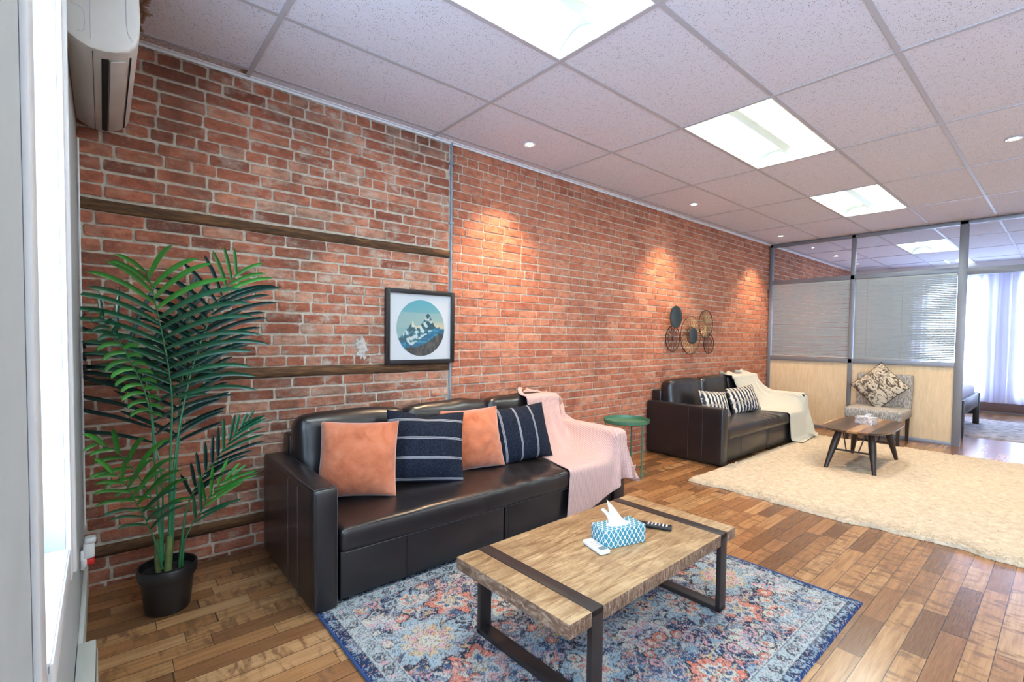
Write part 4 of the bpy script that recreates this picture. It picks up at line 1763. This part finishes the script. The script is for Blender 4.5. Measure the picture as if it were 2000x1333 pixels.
# ================================================================ PALM
def palm():
    PC = (.300, -.430)
    root = empty('potted_palm', (PC[0], PC[1], 0))
    mb = MB()
    mb.lathe([(.0, .0), (.084, .0), (.088, .006), (.103, .150), (.104, .158), (.114, .160), (.116, .166), (.118, .205), (.115, .210), (.109, .208),
              (.106, .165), (.103, .155)], 40)
    mb.build('pot', M['plasticblk'], root)
    mb = MB()
    mb.lathe([(0, .178), (.05, .181), (.106, .176)], 40)
    mb.build('soil', M['soil'], root)

    def rel(p):
        return Vector((p[0] - PC[0], p[1] - PC[1], p[2]))

    def spline(pts, n):
        pts = np.array(pts, float)
        d = np.concatenate([[0], np.cumsum(np.linalg.norm(np.diff(pts, axis=0), axis=1))])
        t = np.linspace(0, d[-1], n)
        # catmull-rom style through cubic interpolation of each coordinate
        out = np.zeros((n, 3))
        for c in range(3):
            m = np.gradient(pts[:, c], d)
            idx = np.clip(np.searchsorted(d, t, side='right') - 1, 0, len(d) - 2)
            h = d[idx + 1] - d[idx]
            s = (t - d[idx]) / h
            out[:, c] = ((2 * s ** 3 - 3 * s ** 2 + 1) * pts[idx, c] + (s ** 3 - 2 * s ** 2 + s) * h * m[idx] +
                         (-2 * s ** 3 + 3 * s ** 2) * pts[idx + 1, c] + (s ** 3 - s ** 2) * h * m[idx + 1])
        return out, d[-1]

    def frond(pts, start, nl, lenL, lenR, angL, angR, w, matL, tipmat, droop=.35, curl=0., seed=0, r0=.006, tipn=5, outy=-.05, bright=None):
        rs = random.Random(seed)
        C_, total = spline(pts, 60)
        st = MB()
        st.tube([rel(p) for p in C_], [r0 * (1 - .72 * (k / 59) ** .8) for k in range(60)], 7)
        so = st.build('stem', M['stem'])
        set_attr(so.data, 'leaf', np.array([(rs.random() * .2 + .4, 0, 0)] * len(so.data.vertices)))
        vs, fs, cols, mi = [], [], [], []
        for side in (-1, 1):
            for k in range(nl):
                t = start + (1 - start) * ((k + .5 * (side > 0) + .2) / nl)
                t = min(t, .995)
                f = t * 59
                i0 = int(f)
                P0 = C_[i0] * (1 - (f - i0)) + C_[min(i0 + 1, 59)] * (f - i0)
                T = Vector(C_[min(i0 + 1, 59)] - C_[max(i0 - 1, 0)]).normalized()
                N = Vector((-.25, -1, .05)).normalized()       # the fronds face the room
                S = T.cross(N).normalized() * -side
                if side < 0:
                    ln, ang = lenL, angL
                else:
                    ln, ang = lenR, angR
                q = (t - start) / (1 - start)
                env = (.62 + .38 * math.sin(PI * min(1, q * .75 + .18))) * (1 - .42 * max(0, (q - .62) / .38))
                ln = ln * env * rs.uniform(.9, 1.08)
                a = ang * (1.05 - .55 * max(0, (q - .5) / .5)) + rs.uniform(-.06, .06)
                d0 = (T * math.cos(a) + S * math.sin(a)).normalized()
                d0 = (d0 + Vector((0, outy + rs.uniform(-.05, .05), 0))).normalized()
                ns = 9
                pts_ = [Vector(P0)]
                d = d0.copy()
                for s in range(ns):
                    u_ = (s + 1) / ns
                    d = (d + Vector((0, -.01, -1)) * droop * (.04 + .16 * u_) + T * curl * -.1 * u_).normalized()
                    pn = pts_[-1] + d * ln / ns
                    if pn.x < .014: pn.x = .014 + rs.uniform(0, .006)
                    if pn.y > -.030: pn.y = -.030
                    if pn.z < .24 and (pn.x - PC[0]) ** 2 + (pn.y - PC[1]) ** 2 < .02: pn.z = .24
                    pts_.append(pn)
                base = len(vs)
                tone = rs.uniform(.15, .8)
                tipped = q > 1 - tipn / nl
                for s, p in enumerate(pts_):
                    u_ = s / ns
                    wd = w * (.30 + 1.25 * u_ ** .55 * (1 - u_) ** .62) if u_ < 1 else .0006
                    wd *= .60 + .4 * env
                    tt = (pts_[min(s + 1, ns)] - pts_[max(s - 1, 0)]).normalized()
                    B_ = tt.cross(N)
                    if B_.length < .2: B_ = tt.cross(Vector((0, 0, 1)))
                    B_.normalize()
                    up_ = B_.cross(tt).normalized()
                    B2 = (B_ * .86 + up_ * .5 * side).normalized()
                    v_ = up_ * wd * .35
                    for q_, pp in enumerate((p - B2 * wd / 2 + v_, p, p + B2 * wd / 2 + v_)):
                        pp = rel(pp)
                        if pp.x < .012 - PC[0]: pp.x = .012 - PC[0]
                        vs.append(tuple(pp))
                        cols.append((tone + (.12 if q_ == 1 else 0), 0, 0))
                for s in range(ns):
                    for c in (0, 1):
                        fs.append((base + s * 3 + c, base + s * 3 + c + 1, base + s * 3 + c + 4, base + s * 3 + c + 3))
                        mi.append(1 if tipped else 0)
        me = bpy.data.meshes.new('frond')
        me.from_pydata(vs, [], fs)
        me.polygons.foreach_set('material_index', mi)
        me.update()
        set_attr(me, 'leaf', np.array(cols))
        o = obj_from('frond', me, [M[matL], M[tipmat]], root, True)
        so.parent = o
        return o
    FR = PALM_FRONDS
    for fr in FR:
        frond(**fr)
    mb = MB()
    mb.tube([(.0, .0, .17), (.005, .002, .26), (.008, .004, .34)], [.017, .016, .012], 10)
    mb.tube([(-.034, .0, .17), (-.038, .003, .25), (-.040, .004, .33)], [.013, .012, .008], 10)
    mb.tube([(.048, -.004, .17), (.052, -.002, .24), (.058, .0, .32)], [.010, .009, .007], 10)
    mb.build('trunk', M['trunk'], root)
    # spear leaf sheath at the foot
    tag(root, 'tall artificial areca palm in a round black pot in the left corner', 'potted palm')


#PALMBEGIN
PALM_FRONDS = [
    dict(pts=[(0.307, -0.43, 0.211), (0.315, -0.44, 0.697), (0.319, -0.46, 1.041), (0.296, -0.48, 1.225), (0.264, -0.52, 1.405), (0.247, -0.55, 1.492), (0.225, -0.58, 1.558)], start=0.56, nl=13, lenL=0.42, lenR=0.33, angL=1.08, angR=0.8, w=0.029, matL='leafm', tipmat='leafb', droop=0.62, seed=1, r0=0.0075, tipn=4, outy=-0.1),
    dict(pts=[(0.312, -0.42, 0.205), (0.334, -0.41, 0.688), (0.381, -0.38, 0.982), (0.428, -0.35, 1.173), (0.477, -0.33, 1.32), (0.521, -0.32, 1.436), (0.58, -0.32, 1.541), (0.616, -0.33, 1.615)], start=0.6, nl=13, lenL=0.33, lenR=0.31, angL=0.62, angR=1.05, w=0.028, matL='leafd', tipmat='leafb', droop=0.5, seed=2, r0=0.0072, tipn=3, outy=-0.02),
    dict(pts=[(0.285, -0.4, 0.206), (0.279, -0.36, 0.686), (0.266, -0.33, 0.775), (0.256, -0.3, 0.924), (0.225, -0.26, 1.095), (0.174, -0.22, 1.192), (0.111, -0.18, 1.277), (0.057, -0.15, 1.349)], start=0.42, nl=10, lenL=0.4, lenR=0.46, angL=1.02, angR=0.9, w=0.028, matL='leafd', tipmat='leafd', droop=0.45, seed=3, r0=0.0055, tipn=3, outy=0.02),
    dict(pts=[(0.281, -0.45, 0.238), (0.254, -0.48, 0.715), (0.239, -0.5, 0.937), (0.206, -0.5, 1.083), (0.174, -0.5, 1.162), (0.143, -0.5, 1.242), (0.107, -0.5, 1.312), (0.069, -0.5, 1.386)], start=0.58, nl=13, lenL=0.075, lenR=0.095, angL=1.2, angR=1.0, w=0.024, matL='leafb', tipmat='leafm', droop=1.4, seed=4, r0=0.006, tipn=4, outy=-0.3),
    dict(pts=[(0.319, -0.38, 0.188), (0.349, -0.33, 0.669), (0.371, -0.28, 0.963), (0.387, -0.26, 1.127), (0.378, -0.24, 1.293), (0.365, -0.24, 1.421)], start=0.62, nl=8, lenL=0.14, lenR=0.16, angL=1.0, angR=1.0, w=0.024, matL='leafm', tipmat='leafm', droop=0.6, seed=5, r0=0.005, outy=0),
    dict(pts=[(0.311, -0.36, 0.184), (0.336, -0.3, 0.537), (0.356, -0.26, 0.705), (0.372, -0.22, 0.904), (0.38, -0.2, 1.058), (0.377, -0.2, 1.189)], start=0.55, nl=7, lenL=0.24, lenR=0.33, angL=1.0, angR=0.95, w=0.03, matL='leafd', tipmat='leafd', droop=0.15, seed=6, r0=0.005, outy=0),
    dict(pts=[(0.314, -0.38, 0.19), (0.358, -0.3, 0.712), (0.399, -0.22, 1.006), (0.427, -0.18, 1.214), (0.432, -0.15, 1.401), (0.413, -0.13, 1.534)], start=0.55, nl=8, lenL=0.28, lenR=0.18, angL=0.7, angR=0.9, w=0.032, matL='leafd', tipmat='leafd', droop=0.35, seed=16, r0=0.005, outy=0.05),
    dict(pts=[(0.277, -0.45, 0.203), (0.255, -0.49, 0.484), (0.232, -0.51, 0.573), (0.203, -0.54, 0.648), (0.169, -0.56, 0.721), (0.137, -0.58, 0.774), (0.093, -0.6, 0.823), (0.047, -0.62, 0.847)], start=0.35, nl=8, lenL=0.24, lenR=0.12, angL=0.75, angR=0.9, w=0.024, matL='leafb', tipmat='leafb', droop=0.75, seed=7, r0=0.0045, outy=-0.15),
    dict(pts=[(0.28, -0.46, 0.201), (0.254, -0.48, 0.333), (0.209, -0.52, 0.489), (0.174, -0.55, 0.582), (0.146, -0.57, 0.657), (0.111, -0.59, 0.707), (0.076, -0.6, 0.726)], start=0.35, nl=8, lenL=0.22, lenR=0.13, angL=0.8, angR=0.8, w=0.022, matL='leafm', tipmat='leafb', droop=0.7, seed=8, r0=0.0045, outy=-0.1),
    dict(pts=[(0.344, -0.44, 0.174), (0.355, -0.44, 0.291), (0.379, -0.45, 0.473), (0.403, -0.46, 0.544), (0.436, -0.46, 0.604), (0.498, -0.46, 0.684), (0.546, -0.46, 0.75), (0.6, -0.46, 0.82), (0.637, -0.46, 0.858)], start=0.42, nl=11, lenL=0.22, lenR=0.15, angL=0.42, angR=0.62, w=0.024, matL='leafd', tipmat='leafm', droop=0.28, seed=9, r0=0.0062, outy=-0.12),
    dict(pts=[(0.355, -0.45, 0.191), (0.369, -0.46, 0.323), (0.399, -0.47, 0.395), (0.424, -0.48, 0.436), (0.469, -0.49, 0.523), (0.512, -0.5, 0.57), (0.573, -0.5, 0.604)], start=0.4, nl=7, lenL=0.21, lenR=0.16, angL=0.45, angR=0.55, w=0.022, matL='leafm', tipmat='leafb', droop=0.25, seed=10, r0=0.004, outy=-0.1),
]
#PALMEND
palm()


# ================================================================ PICTURE
def picture():
    x0, x1, z0, z1 = 1.572, 2.135, 1.085, 1.622
    root = empty('framed_picture', ((x0 + x1) / 2, -.016, z0))
    w, h = x1 - x0, z1 - z0
    fw_, dp = .030, .030
    mb = MB()
    mb.box(-w / 2, -w / 2 + fw_, -dp, 0, 0, h, bevel=.0015)
    mb.box(w / 2 - fw_, w / 2, -dp, 0, 0, h, bevel=.0015)
    mb.box(-w / 2 + fw_, w / 2 - fw_, -dp, 0, 0, fw_, bevel=.0015)
    mb.box(-w / 2 + fw_, w / 2 - fw_, -dp, 0, h - fw_, h, bevel=.0015)
    mb.build('frame', M['framebk'], root)
    MB().box(-w / 2 + fw_, w / 2 - fw_, -.014, -.006, fw_, h - fw_).build('mat_board', M['matboard'], root)
    # round print
    nr, na = 70, 150
    rr = np.linspace(0, 1, nr)
    aa = np.linspace(0, 2 * PI, na)
    RR, AA = np.meshgrid(rr, aa, indexing='ij')
    rad = .205
    U, V = RR * np.cos(AA), RR * np.sin(AA)
    zc = h * .485
    P = np.stack([U * rad * .96, np.full_like(U, -.0155), zc + V * rad], -1)
    wob = .05 * fbm(U * 9, V * 9, 0, 2)
    col = np.zeros(U.shape + (3,))
    tt = np.clip((V + 1) / 2, 0, 1)[..., None]
    col[:] = np.array((.42, .50, .44)) * (1 - tt) + np.array((.10, .40, .48)) * tt
    col[:] = np.where(((V > .0) & (V < .55))[..., None], col * .55 + np.array((.45, .52, .46)) * .45, col)
    glow = np.exp(-((V - .08) / .14) ** 2) * (U > .45)
    col[:] = col * (1 - glow[..., None] * .8) + np.array((.75, .58, .35)) * glow[..., None] * .8
    # ridge lines
    r1 = np.interp(U, [-1, -.85, -.62, -.52, -.36, -.22, -.05, .08, .22, .30, .42, .58, .72, 1], [-.42, -.34, -.05, .02, .26, .05, .10, .22, .50, .56, .36, .08, -.02, -.12])
    mtn = (V < r1 + wob * .6)
    rocks = fbm(U * 7 + V * 5, V * 9 - U * 3, 0, 5, 4)
    mc = np.where((rocks > .12)[..., None], np.array((.60, .66, .66)), np.array((.025, .10, .13)))
    mc = np.where(((rocks > -.15) & (rocks <= .12))[..., None], np.array((.05, .22, .28)), mc)
    col = np.where(mtn[..., None], mc, col)
    r2 = np.interp(U, [-1, -.7, -.4, -.1, .15, .4, .62, 1], [-.40, -.52, -.60, -.45, -.25, -.10, .04, -.02])
    m2 = V < r2 + wob
    blue = np.where((fbm(U * 6, V * 12, 0, 8) > .1)[..., None], np.array((.03, .26, .42)), np.array((.015, .13, .25)))
    col = np.where(m2[..., None], blue, col)
    r3 = np.interp(U, [-1, -.6, -.2, .1, .4, .7, 1], [-.75, -.72, -.66, -.62, -.40, -.22, -.20])
    m3 = V < r3 + wob * 1.3
    dk = np.where((fbm(U * 14, V * 5, 0, 9) > .15)[..., None], np.array((.11, .10, .09)), np.array((.045, .05, .052)))
    col = np.where(m3[..., None], dk, col)
    lit = (V < r1 + wob * .6) & (V > r1 + wob * .6 - .10) & (U > -.4) & (rocks > -.1) & ~m2
    col = np.where(lit[..., None], np.array((.72, .62, .40)), col)
    o = grid_mesh('print', P, M['print'], root)
    set_attr(o.data, 'paint', col.reshape(-1, 3))
    MB().box(-w / 2 + fw_, w / 2 - fw_, -.0225, -.0215, fw_, h - fw_).build('glazing', M['glass'], root)
    tag(root, 'black framed round print of snowy mountain peaks hung on the brick wall', 'picture')


picture()


# ================================================================ METAL WALL DECOR
def wall_decor():
    root = empty('metal_wall_decor', (5.62, -.03, 1.35))
    X0, Z0 = 5.62, 1.35
    b = -.0

    def ringpts(x, z, r, y, n=36, rx=None):
        rx = rx or r
        return [(x - X0 + rx * math.cos(2 * PI * k / n), y, z - Z0 + r * math.sin(2 * PI * k / n)) for k in range(n)]
    # solid dished disc
    mb = MB()
    rot = Matrix.Translation((5.206 - X0, -.045, 1.544 - Z0)) @ Matrix.Rotation(R(90), 4, 'X')
    mb.lathe([(.0, .003), (.05, .004), (.09, .012), (.128, .018), (.134, .015), (.130, .010), (.09, .002), (.0, -.006)], 40, mat=rot)
    mb.build('disc', M['darkdisc'], root)
    # spoked wheel
    mb = MB()
    mb.tube(ringpts(5.221, 1.288, .152, -.012), .0055, 6, closed=True)
    mb.tube(ringpts(5.221, 1.288, .100, -.010), .003, 6, closed=True)
    for k in range(14):
        a = 2 * PI * k / 14
        mb.tube([(5.221 - X0, -.010, 1.288 - Z0), (5.221 - X0 + .15 * math.cos(a), -.010, 1.288 - Z0 + .15 * math.sin(a))], .0022, 5)
    mb.build('spoked_wheel', M['iron'], root)
    # sunburst
    mb = MB()
    n = 24
    for k in range(n):
        a0 = 2 * PI * k / n
        wdt = 2 * PI / n * .30
        r0, r1 = .100, .232
        c = (5.617 - X0, 1.331 - Z0)
        loop = [(c[0] + r0 * math.cos(a0), -.028, c[1] + r0 * math.sin(a0)), (c[0] + r1 * .93 * math.cos(a0 - wdt), -.03, c[1] + r1 * .93 * math.sin(a0 - wdt)),
                (c[0] + r1 * math.cos(a0), -.03, c[1] + r1 * math.sin(a0)), (c[0] + r1 * .93 * math.cos(a0 + wdt), -.03, c[1] + r1 * .93 * math.sin(a0 + wdt))]
        mb.tube(loop, .0026, 5, closed=True)
    mb.build('sunburst', M['brass'], root)
    mb = MB()
    mb.tube(ringpts(5.617, 1.331, .236, -.020, 48), .0045, 6, closed=True)
    mb.tube(ringpts(5.617, 1.331, .10, -.026, 36), .004, 6, closed=True)
    mb.build('sunburst_rim', M['iron'], root)
    mb = MB()
    rot = Matrix.Translation((5.625 - X0, -.040, 1.326 - Z0)) @ Matrix.Rotation(R(90), 4, 'X')
    mb.lathe([(.0, .006), (.06, .008), (.098, .014), (.102, .010), (.06, .0), (.0, -.003)], 32, mat=rot)
    mb.build('centre_disc', M['darkdisc'], root)
    # brass wheel of leaf loops
    mb = MB()
    for k in range(16):
        a0 = 2 * PI * k / 16
        c = (5.994 - X0, 1.479 - Z0)
        w_ = .16
        loop = [(c[0] + .02 * math.cos(a0), -.016, c[1] + .02 * math.sin(a0)), (c[0] + .11 * math.cos(a0 - w_), -.018, c[1] + .11 * math.sin(a0 - w_)),
                (c[0] + .172 * math.cos(a0), -.018, c[1] + .172 * math.sin(a0)), (c[0] + .11 * math.cos(a0 + w_), -.018, c[1] + .11 * math.sin(a0 + w_))]
        mb.tube(loop, .0034, 5, closed=True)
    mb.build('leaf_wheel', M['brass'], root)
    mb = MB()
    mb.tube(ringpts(5.994, 1.479, .180, -.014, 40), .005, 6, closed=True)
    mb.build('leaf_wheel_rim', M['iron'], root)
    mb = MB()
    mb.tube(ringpts(6.083, 1.225, .128, -.014, 36), .0055, 6, closed=True)
    mb.tube(ringpts(6.083, 1.225, .082, -.014, 30), .003, 6, closed=True)
    sp = [(6.083 - X0 + .075 * (1 - k / 50) * math.cos(k * .32), -.014, 1.225 - Z0 + .075 * (1 - k / 50) * math.sin(k * .32)) for k in range(48)]
    mb.tube(sp, .0025, 5)
    mb.tube([(6.083 - X0, -.012, 1.225 - Z0 - .128), (6.083 - X0, -.012, 1.225 - Z0 + .128)], .0025, 5)
    mb.build('spiral_ring', M['iron'], root)
    tag(root, 'dark and brass metal wall sculpture of discs, wheels and a sunburst on the brick', 'wall decor')


wall_decor()


# ================================================================ GREEN SIDE TABLE
def side_table():
    root = empty('side_table', (3.815, -.432, 0))
    mb = MB()
    mb.lathe([(.0, .497), (.198, .497), (.207, .502), (.212, .528), (.215, .528), (.2125, .4995), (.204, .492), (.0, .492)], 48)
    mb.build('tray', M['green'], root)
    angs = (R(-98), R(22), R(142))
    for a in angs:
        mb = MB()
        r_ = .200
        mb.tube([(r_ * math.cos(a), r_ * math.sin(a), .001), (r_ * math.cos(a), r_ * math.sin(a), .505)], .0075, 10)
        mb.build('leg', M['green'], root)
    mb = MB()
    mb.tube([(.200 * math.cos(2 * PI * k / 48), .200 * math.sin(2 * PI * k / 48), .035) for k in range(48)], .005, 7, closed=True)
    mb.build('ring_stretcher', M['green'], root)
    # little handle loop over the rim
    a = angs[0]
    tag(root, 'round green metal tray side table between the two sofas', 'side table')


side_table()


# ================================================================ WALNUT TABLE
def walnut_table():
    root = empty('walnut_coffee_table', (5.99, -1.79, .026), R(1))
    LX, LY = 1.12, .60
    n = 72
    ring = []
    for k in range(n):
        a = 2 * PI * k / n
        c, s = math.cos(a), math.sin(a)
        e = 2 / 4.2
        x = abs(c) ** e * (1 if c > 0 else -1) * LX / 2
        y = abs(s) ** e * (1 if s > 0 else -1) * LY / 2
        y *= 1 - .10 * (x / (LX / 2)) ** 2
        ring.append((x, y))
    mb = MB()
    top = .405
    rings = [(.955, top - .024), (1.0, top - .006), (1.0, top - .002), (.996, top)]
    vs = [(x * s, y * s, z) for s, z in rings for x, y in ring]
    fs = [tuple(range(n))[::-1], tuple(3 * n + k for k in range(n))]
    for r_ in range(3):
        for k in range(n):
            fs.append((r_ * n + k, r_ * n + (k + 1) % n, (r_ + 1) * n + (k + 1) % n, (r_ + 1) * n + k))
    mb.add(vs, fs)
    mb.build('tabletop', M['walnut'], root)
    for sx in (-1, 1):
        for sy in (-1, 1):
            mb = MB()
            p0 = Vector((sx * .30, sy * .13, top - .022))
            p1 = Vector((sx * .47, sy * .20, .0))
            d = p1 - p0
            mb.tube([p0, p0 + d * .35, p0 + d * .5, p1], [.030, .034, .031, .017], 12)
            mb.build('leg', M['darkwood'], root)
    for sx in (-1, 1):
        mb = MB()
        mb.tube([(sx * .385, -.165, .18), (sx * .385, .165, .18)], .009, 8)
        mb.tube([(sx * .33, -.10, top - .024), (sx * .385, -.05, .18)], .006, 6)
        mb.tube([(sx * .33, .10, top - .024), (sx * .385, .05, .18)], .006, 6)
        mb.build('stretcher', M['darkwood'], root)
    mb = MB()
    mb.box(-.34, .34, -.018, .018, top - .048, top - .022)
    mb.box(-.32, -.28, -.13, .13, top - .045, top - .022)
    mb.box(.28, .32, -.13, .13, top - .045, top - .022)
    mb.build('apron', M['darkwood'], root)
    tag(root, 'rounded walnut coffee table with splayed dark legs on the cream rug', 'coffee table')


walnut_table()
tissue_box((6.04, -1.80, .4315), R(80), (.16, .12, .075), [M['paper_box']], 'small grey floral tissue box on the walnut table', tissue_h=.035)


# ================================================================ SLIPPER CHAIR
def chair():
    root = empty('slipper_chair', (7.61, -1.545, 0), R(-90))      # local: front faces -y, rotated to face -x
    # local x -> world -y?  (rotation -90: x -> -y, y -> x)
    softbox('seat', (.60, .60, .125), .025, M['woven'], root, .04, puff=(.004, .004, .012), wr=.001, loc=(0, .045, .305))
    softbox('backrest', (.60, .10, .44), .020, M['woven'], root, .04, puff=(.003, .006, .003), wr=.001, loc=(0, .30, .415), rot=(R(-5), 0, 0))
    for sx in (-1, 1):
        for yy in (-.21, .29):
            mb = MB()
            x, w0, w1 = sx * .265, .020, .015
            vs = [(x - w0, yy - w0, .31), (x + w0, yy - w0, .31), (x + w0, yy + w0, .31), (x - w0, yy + w0, .31),
                  (x - w1, yy - w1, 0), (x + w1, yy - w1, 0), (x + w1, yy + w1, 0), (x - w1, yy + w1, 0)]
            mb.add(vs, [(0, 1, 2, 3), (7, 6, 5, 4), (0, 4, 5, 1), (1, 5, 6, 2), (2, 6, 7, 3), (3, 7, 4, 0)])
            mb.build('leg', M['darkwood'], root)
    tag(root, 'armless slipper chair in grey and white woven fabric before the partition', 'chair')
    o = pillow('cushion', .45, .45, .13, M['marble_cushion'], (7.70, -1.548, .700), (R(-14), 0, R(-90)), 12, wr=.004)
    # balanced on one corner: turn about its own centre
    mat = Matrix.Translation((7.68, -1.548, .685 + .02)) @ Matrix.Rotation(R(-90), 4, 'Z') @ Matrix.Rotation(R(-16), 4, 'X') @ Matrix.Rotation(R(44), 4, 'Y') @ Matrix.Translation((0, 0, -.225))
    o.matrix_world = mat
    tag(o, 'black and cream marbled cushion standing on its corner on the slipper chair', 'cushion')
    mb = MB()
    pts = []
    for a, b in ((-.225, 0), (.225, 0), (.225, .45), (-.225, .45)):
        pts.append((a, 0, b))
    e = []
    for k in range(4):
        p, q = Vector(pts[k]), Vector(pts[(k + 1) % 4])
        for s in range(6):
            f = s / 6
            m_ = p.lerp(q, f)
            cc = Vector((0, 0, .225))
            m_ = cc + (m_ - cc) * (1 - .05 * (1 - (2 * f - 1) ** 2))
            e.append(tuple(m_))
    mb.tube(e, .004, 6, closed=True)
    mb.build('piping', M['plasticblk'], o)


chair()


# ================================================================ PARTITION
def partition():
    fr = empty('glazed_partition', (XP, 0, 0))
    t0, t1 = -.03, .03
    TRZ, SILL = 2.175, 1.005
    posts = [(-.058, -.014), (-1.150, -1.100), (-2.305, -2.225)]
    mb = MB()
    for a, b in posts:
        mb.box(t0, t1, a, b, 0, H - .002, bevel=.003)
    mb.build('post', M['alu'], fr)
    mb = MB()
    mb.box(t0, t1, -3.42, -.014, H - .045, H - .002, bevel=.002)
    mb.box(t0, t1, -2.225, -.058, TRZ - .03, TRZ + .03, bevel=.002)
    mb.box(t0, t1, -2.225, -.058, SILL - .03, SILL + .03, bevel=.002)
    mb.box(t0, t1, -2.225, -.058, 0, .045, bevel=.002)
    mb.box(t0, t1, -3.42, -2.305, 2.105, 2.185, bevel=.002)
    mb.box(t0, t1, -3.42, -3.36, 0, H - .002, bevel=.002)
    mb.build('rail', M['alu'], fr)
    for a, b in ((-1.100, -.058), (-2.225, -1.150)):
        MB().box(-.012, .012, a, b, .045, SILL - .03).build('lower_panel', M['beige'], fr)
        MB().box(-.024, -.020, a, b, SILL + .03, TRZ - .03).build('glass_pane', M['glass'], fr)
        MB().box(-.003, .003, a, b, TRZ + .03, H - .045).build('glass_pane', M['glass'], fr)
    MB().box(-.003, .003, -3.36, -2.305, 2.185, H - .045).build('glass_pane', M['glass'], fr)
    tag(fr, 'grey aluminium framed glazed partition with beige lower panels and a door opening', 'partition')
    for k, (a, b) in enumerate(((-1.095, -.063), (-2.220, -1.155))):
        bl = empty('venetian_blind', (XP, (a + b) / 2, TRZ - .03))
        w = (b - a)
        mb = MB()
        sp = .0222
        n = int((TRZ - SILL - .06 - .04) / sp)
        for i in range(n):
            z = -.034 - i * sp
            sw = .0118
            rot = R(52)
            sag = .0012 * math.sin(i * 2.1)
            c, s = math.cos(rot) * sw, math.sin(rot) * sw
            mb.add([(-.001 - c, -w / 2 + .004, z + s + sag), (-.001 + .0, -w / 2 + .004, z + .0018 + sag), (-.001 + c, -w / 2 + .004, z - s + sag),
                    (-.001 - c, w / 2 - .004, z + s - sag), (-.001, w / 2 - .004, z + .0018 - sag), (-.001 + c, w / 2 - .004, z - s - sag)],
                   [(0, 1, 4, 3), (1, 2, 5, 4)])
        mb.build('slats', M['slat'], bl)
        MB().box(-.013, .013, -w / 2 + .002, w / 2 - .002, -.024, -.001, bevel=.002).build('head_rail', M['slat'], bl)
        mb = MB()
        for yy in (-w * .36, 0, w * .36):
            mb.tube([(-.0135, yy, -.024), (-.0135, yy, -.03 - n * sp)], .0010, 4)
            mb.tube([(.0135, yy, -.024), (.0135, yy, -.03 - n * sp)], .0010, 4)
        mb.build('ladder_cord', M['greykey'], bl)
        MB().box(-.010, .010, -w / 2 + .004, w / 2 - .004, -.036 - n * sp, -.026 - n * sp, bevel=.002).build('bottom_rail', M['slat'], bl)
        tag(bl, ['silver venetian blind in the partition bay next to the brick wall', 'silver venetian blind in the partition bay behind the slipper chair'][k], 'blind',
            'venetian blinds in the partition')


partition()


# ================================================================ BEDROOM
def bedroom():
    # curtains on a rod
    rod = MB()
    rod.tube([(XB - .10, -.95, 2.56), (XB - .10, -4.1, 2.56)], .013, 10)
    rod.lathe([(0, -.03), (.022, -.015), (.026, 0), (.022, .015), (0, .03)], 16, center=(XB - .10, -.95, 2.56))
    tag(rod.build('curtain_rod', M['iron']), 'dark curtain rod across the bedroom window wall', 'curtain rod')
    for k, (ya, yb) in enumerate(((-2.42, -1.0), (-4.05, -2.46))):
        ny, nz = 150, 14
        Yv = np.linspace(yb, ya, ny)
        Zv = np.linspace(2.60, .19, nz)
        P = np.zeros((ny, nz, 3))
        for j, z in enumerate(Zv):
            amp = .030 + .012 * (2.6 - z) / 2.4
            P[:, j, 0] = XB - .10 + amp * np.sin(Yv * 2 * PI / .135 + .5 * vn(Yv * 3, z * .6, 0, k)) + .012 * vn(Yv * 5, z * .9, 0, k + 3)
            P[:, j, 1] = Yv + .010 * np.sin(Yv * 30 + z)
            P[:, j, 2] = z
        o = grid_mesh('curtain', P, M['sheer'])
        tag(o, ['sheer lilac curtain panel nearer the brick wall in the bedroom', 'sheer lilac curtain panel seen through the doorway, farther right'][k], 'curtain', 'sheer curtains in the bedroom')
    mb = MB()
    mb.box(XB - .07, XB - .002, -4.25, -.05, .03, .185, bevel=.004)
    hb = mb.build('baseboard_heater', M['darkheater'])
    tag(hb, 'dark low baseboard heater under the bedroom curtains', 'heater')
    # bed: foot end seen past the door post
    bed = empty('bed', (8.75, -2.24, 0))
    mb = MB()
    mb.box(0, 1.68, 0, .035, .30, .50, bevel=.004)
    mb.box(0, .03, .035, 1.55, .16, .34)
    mb.box(1.65, 1.68, .035, 1.55, .16, .34)
    mb.build('frame', M['darkwood'], bed)
    for xx in (.0, 1.60):
        MB().box(xx, xx + .08, -.012, .06, 0, .50, bevel=.004).build('leg', M['darkwood'], bed)
    for xx in (.0, 1.60):
        MB().box(xx, xx + .08, 1.50, 1.56, 0, .36, bevel=.004).build('leg', M['darkwood'], bed)
    softbox('mattress', (1.60, 1.46, .26), .06, M['bedding'], bed, .06, puff=(0, 0, .02), wr=.006, loc=(.84, .78, .36))
    tag(bed, 'dark wooden bed with pale bedding just inside the bedroom doorway', 'bed')
    n1, n2 = 90, 80
    X, Y = np.meshgrid(np.linspace(9.02, 11.1, n1), np.linspace(-3.9, -1.9, n2), indexing='ij')
    rs = np.random.RandomState(3)
    Z = .016 + rs.uniform(-.004, .004, X.shape)
    Z[0] = Z[-1] = .001
    Z[:, 0] = Z[:, -1] = .001
    o = grid_mesh('bedroom_rug', np.stack([X, Y, Z], -1), M['bedrug'])
    tag(o, 'mottled grey and white rug on the bedroom floor beside the bed', 'rug')


bedroom()
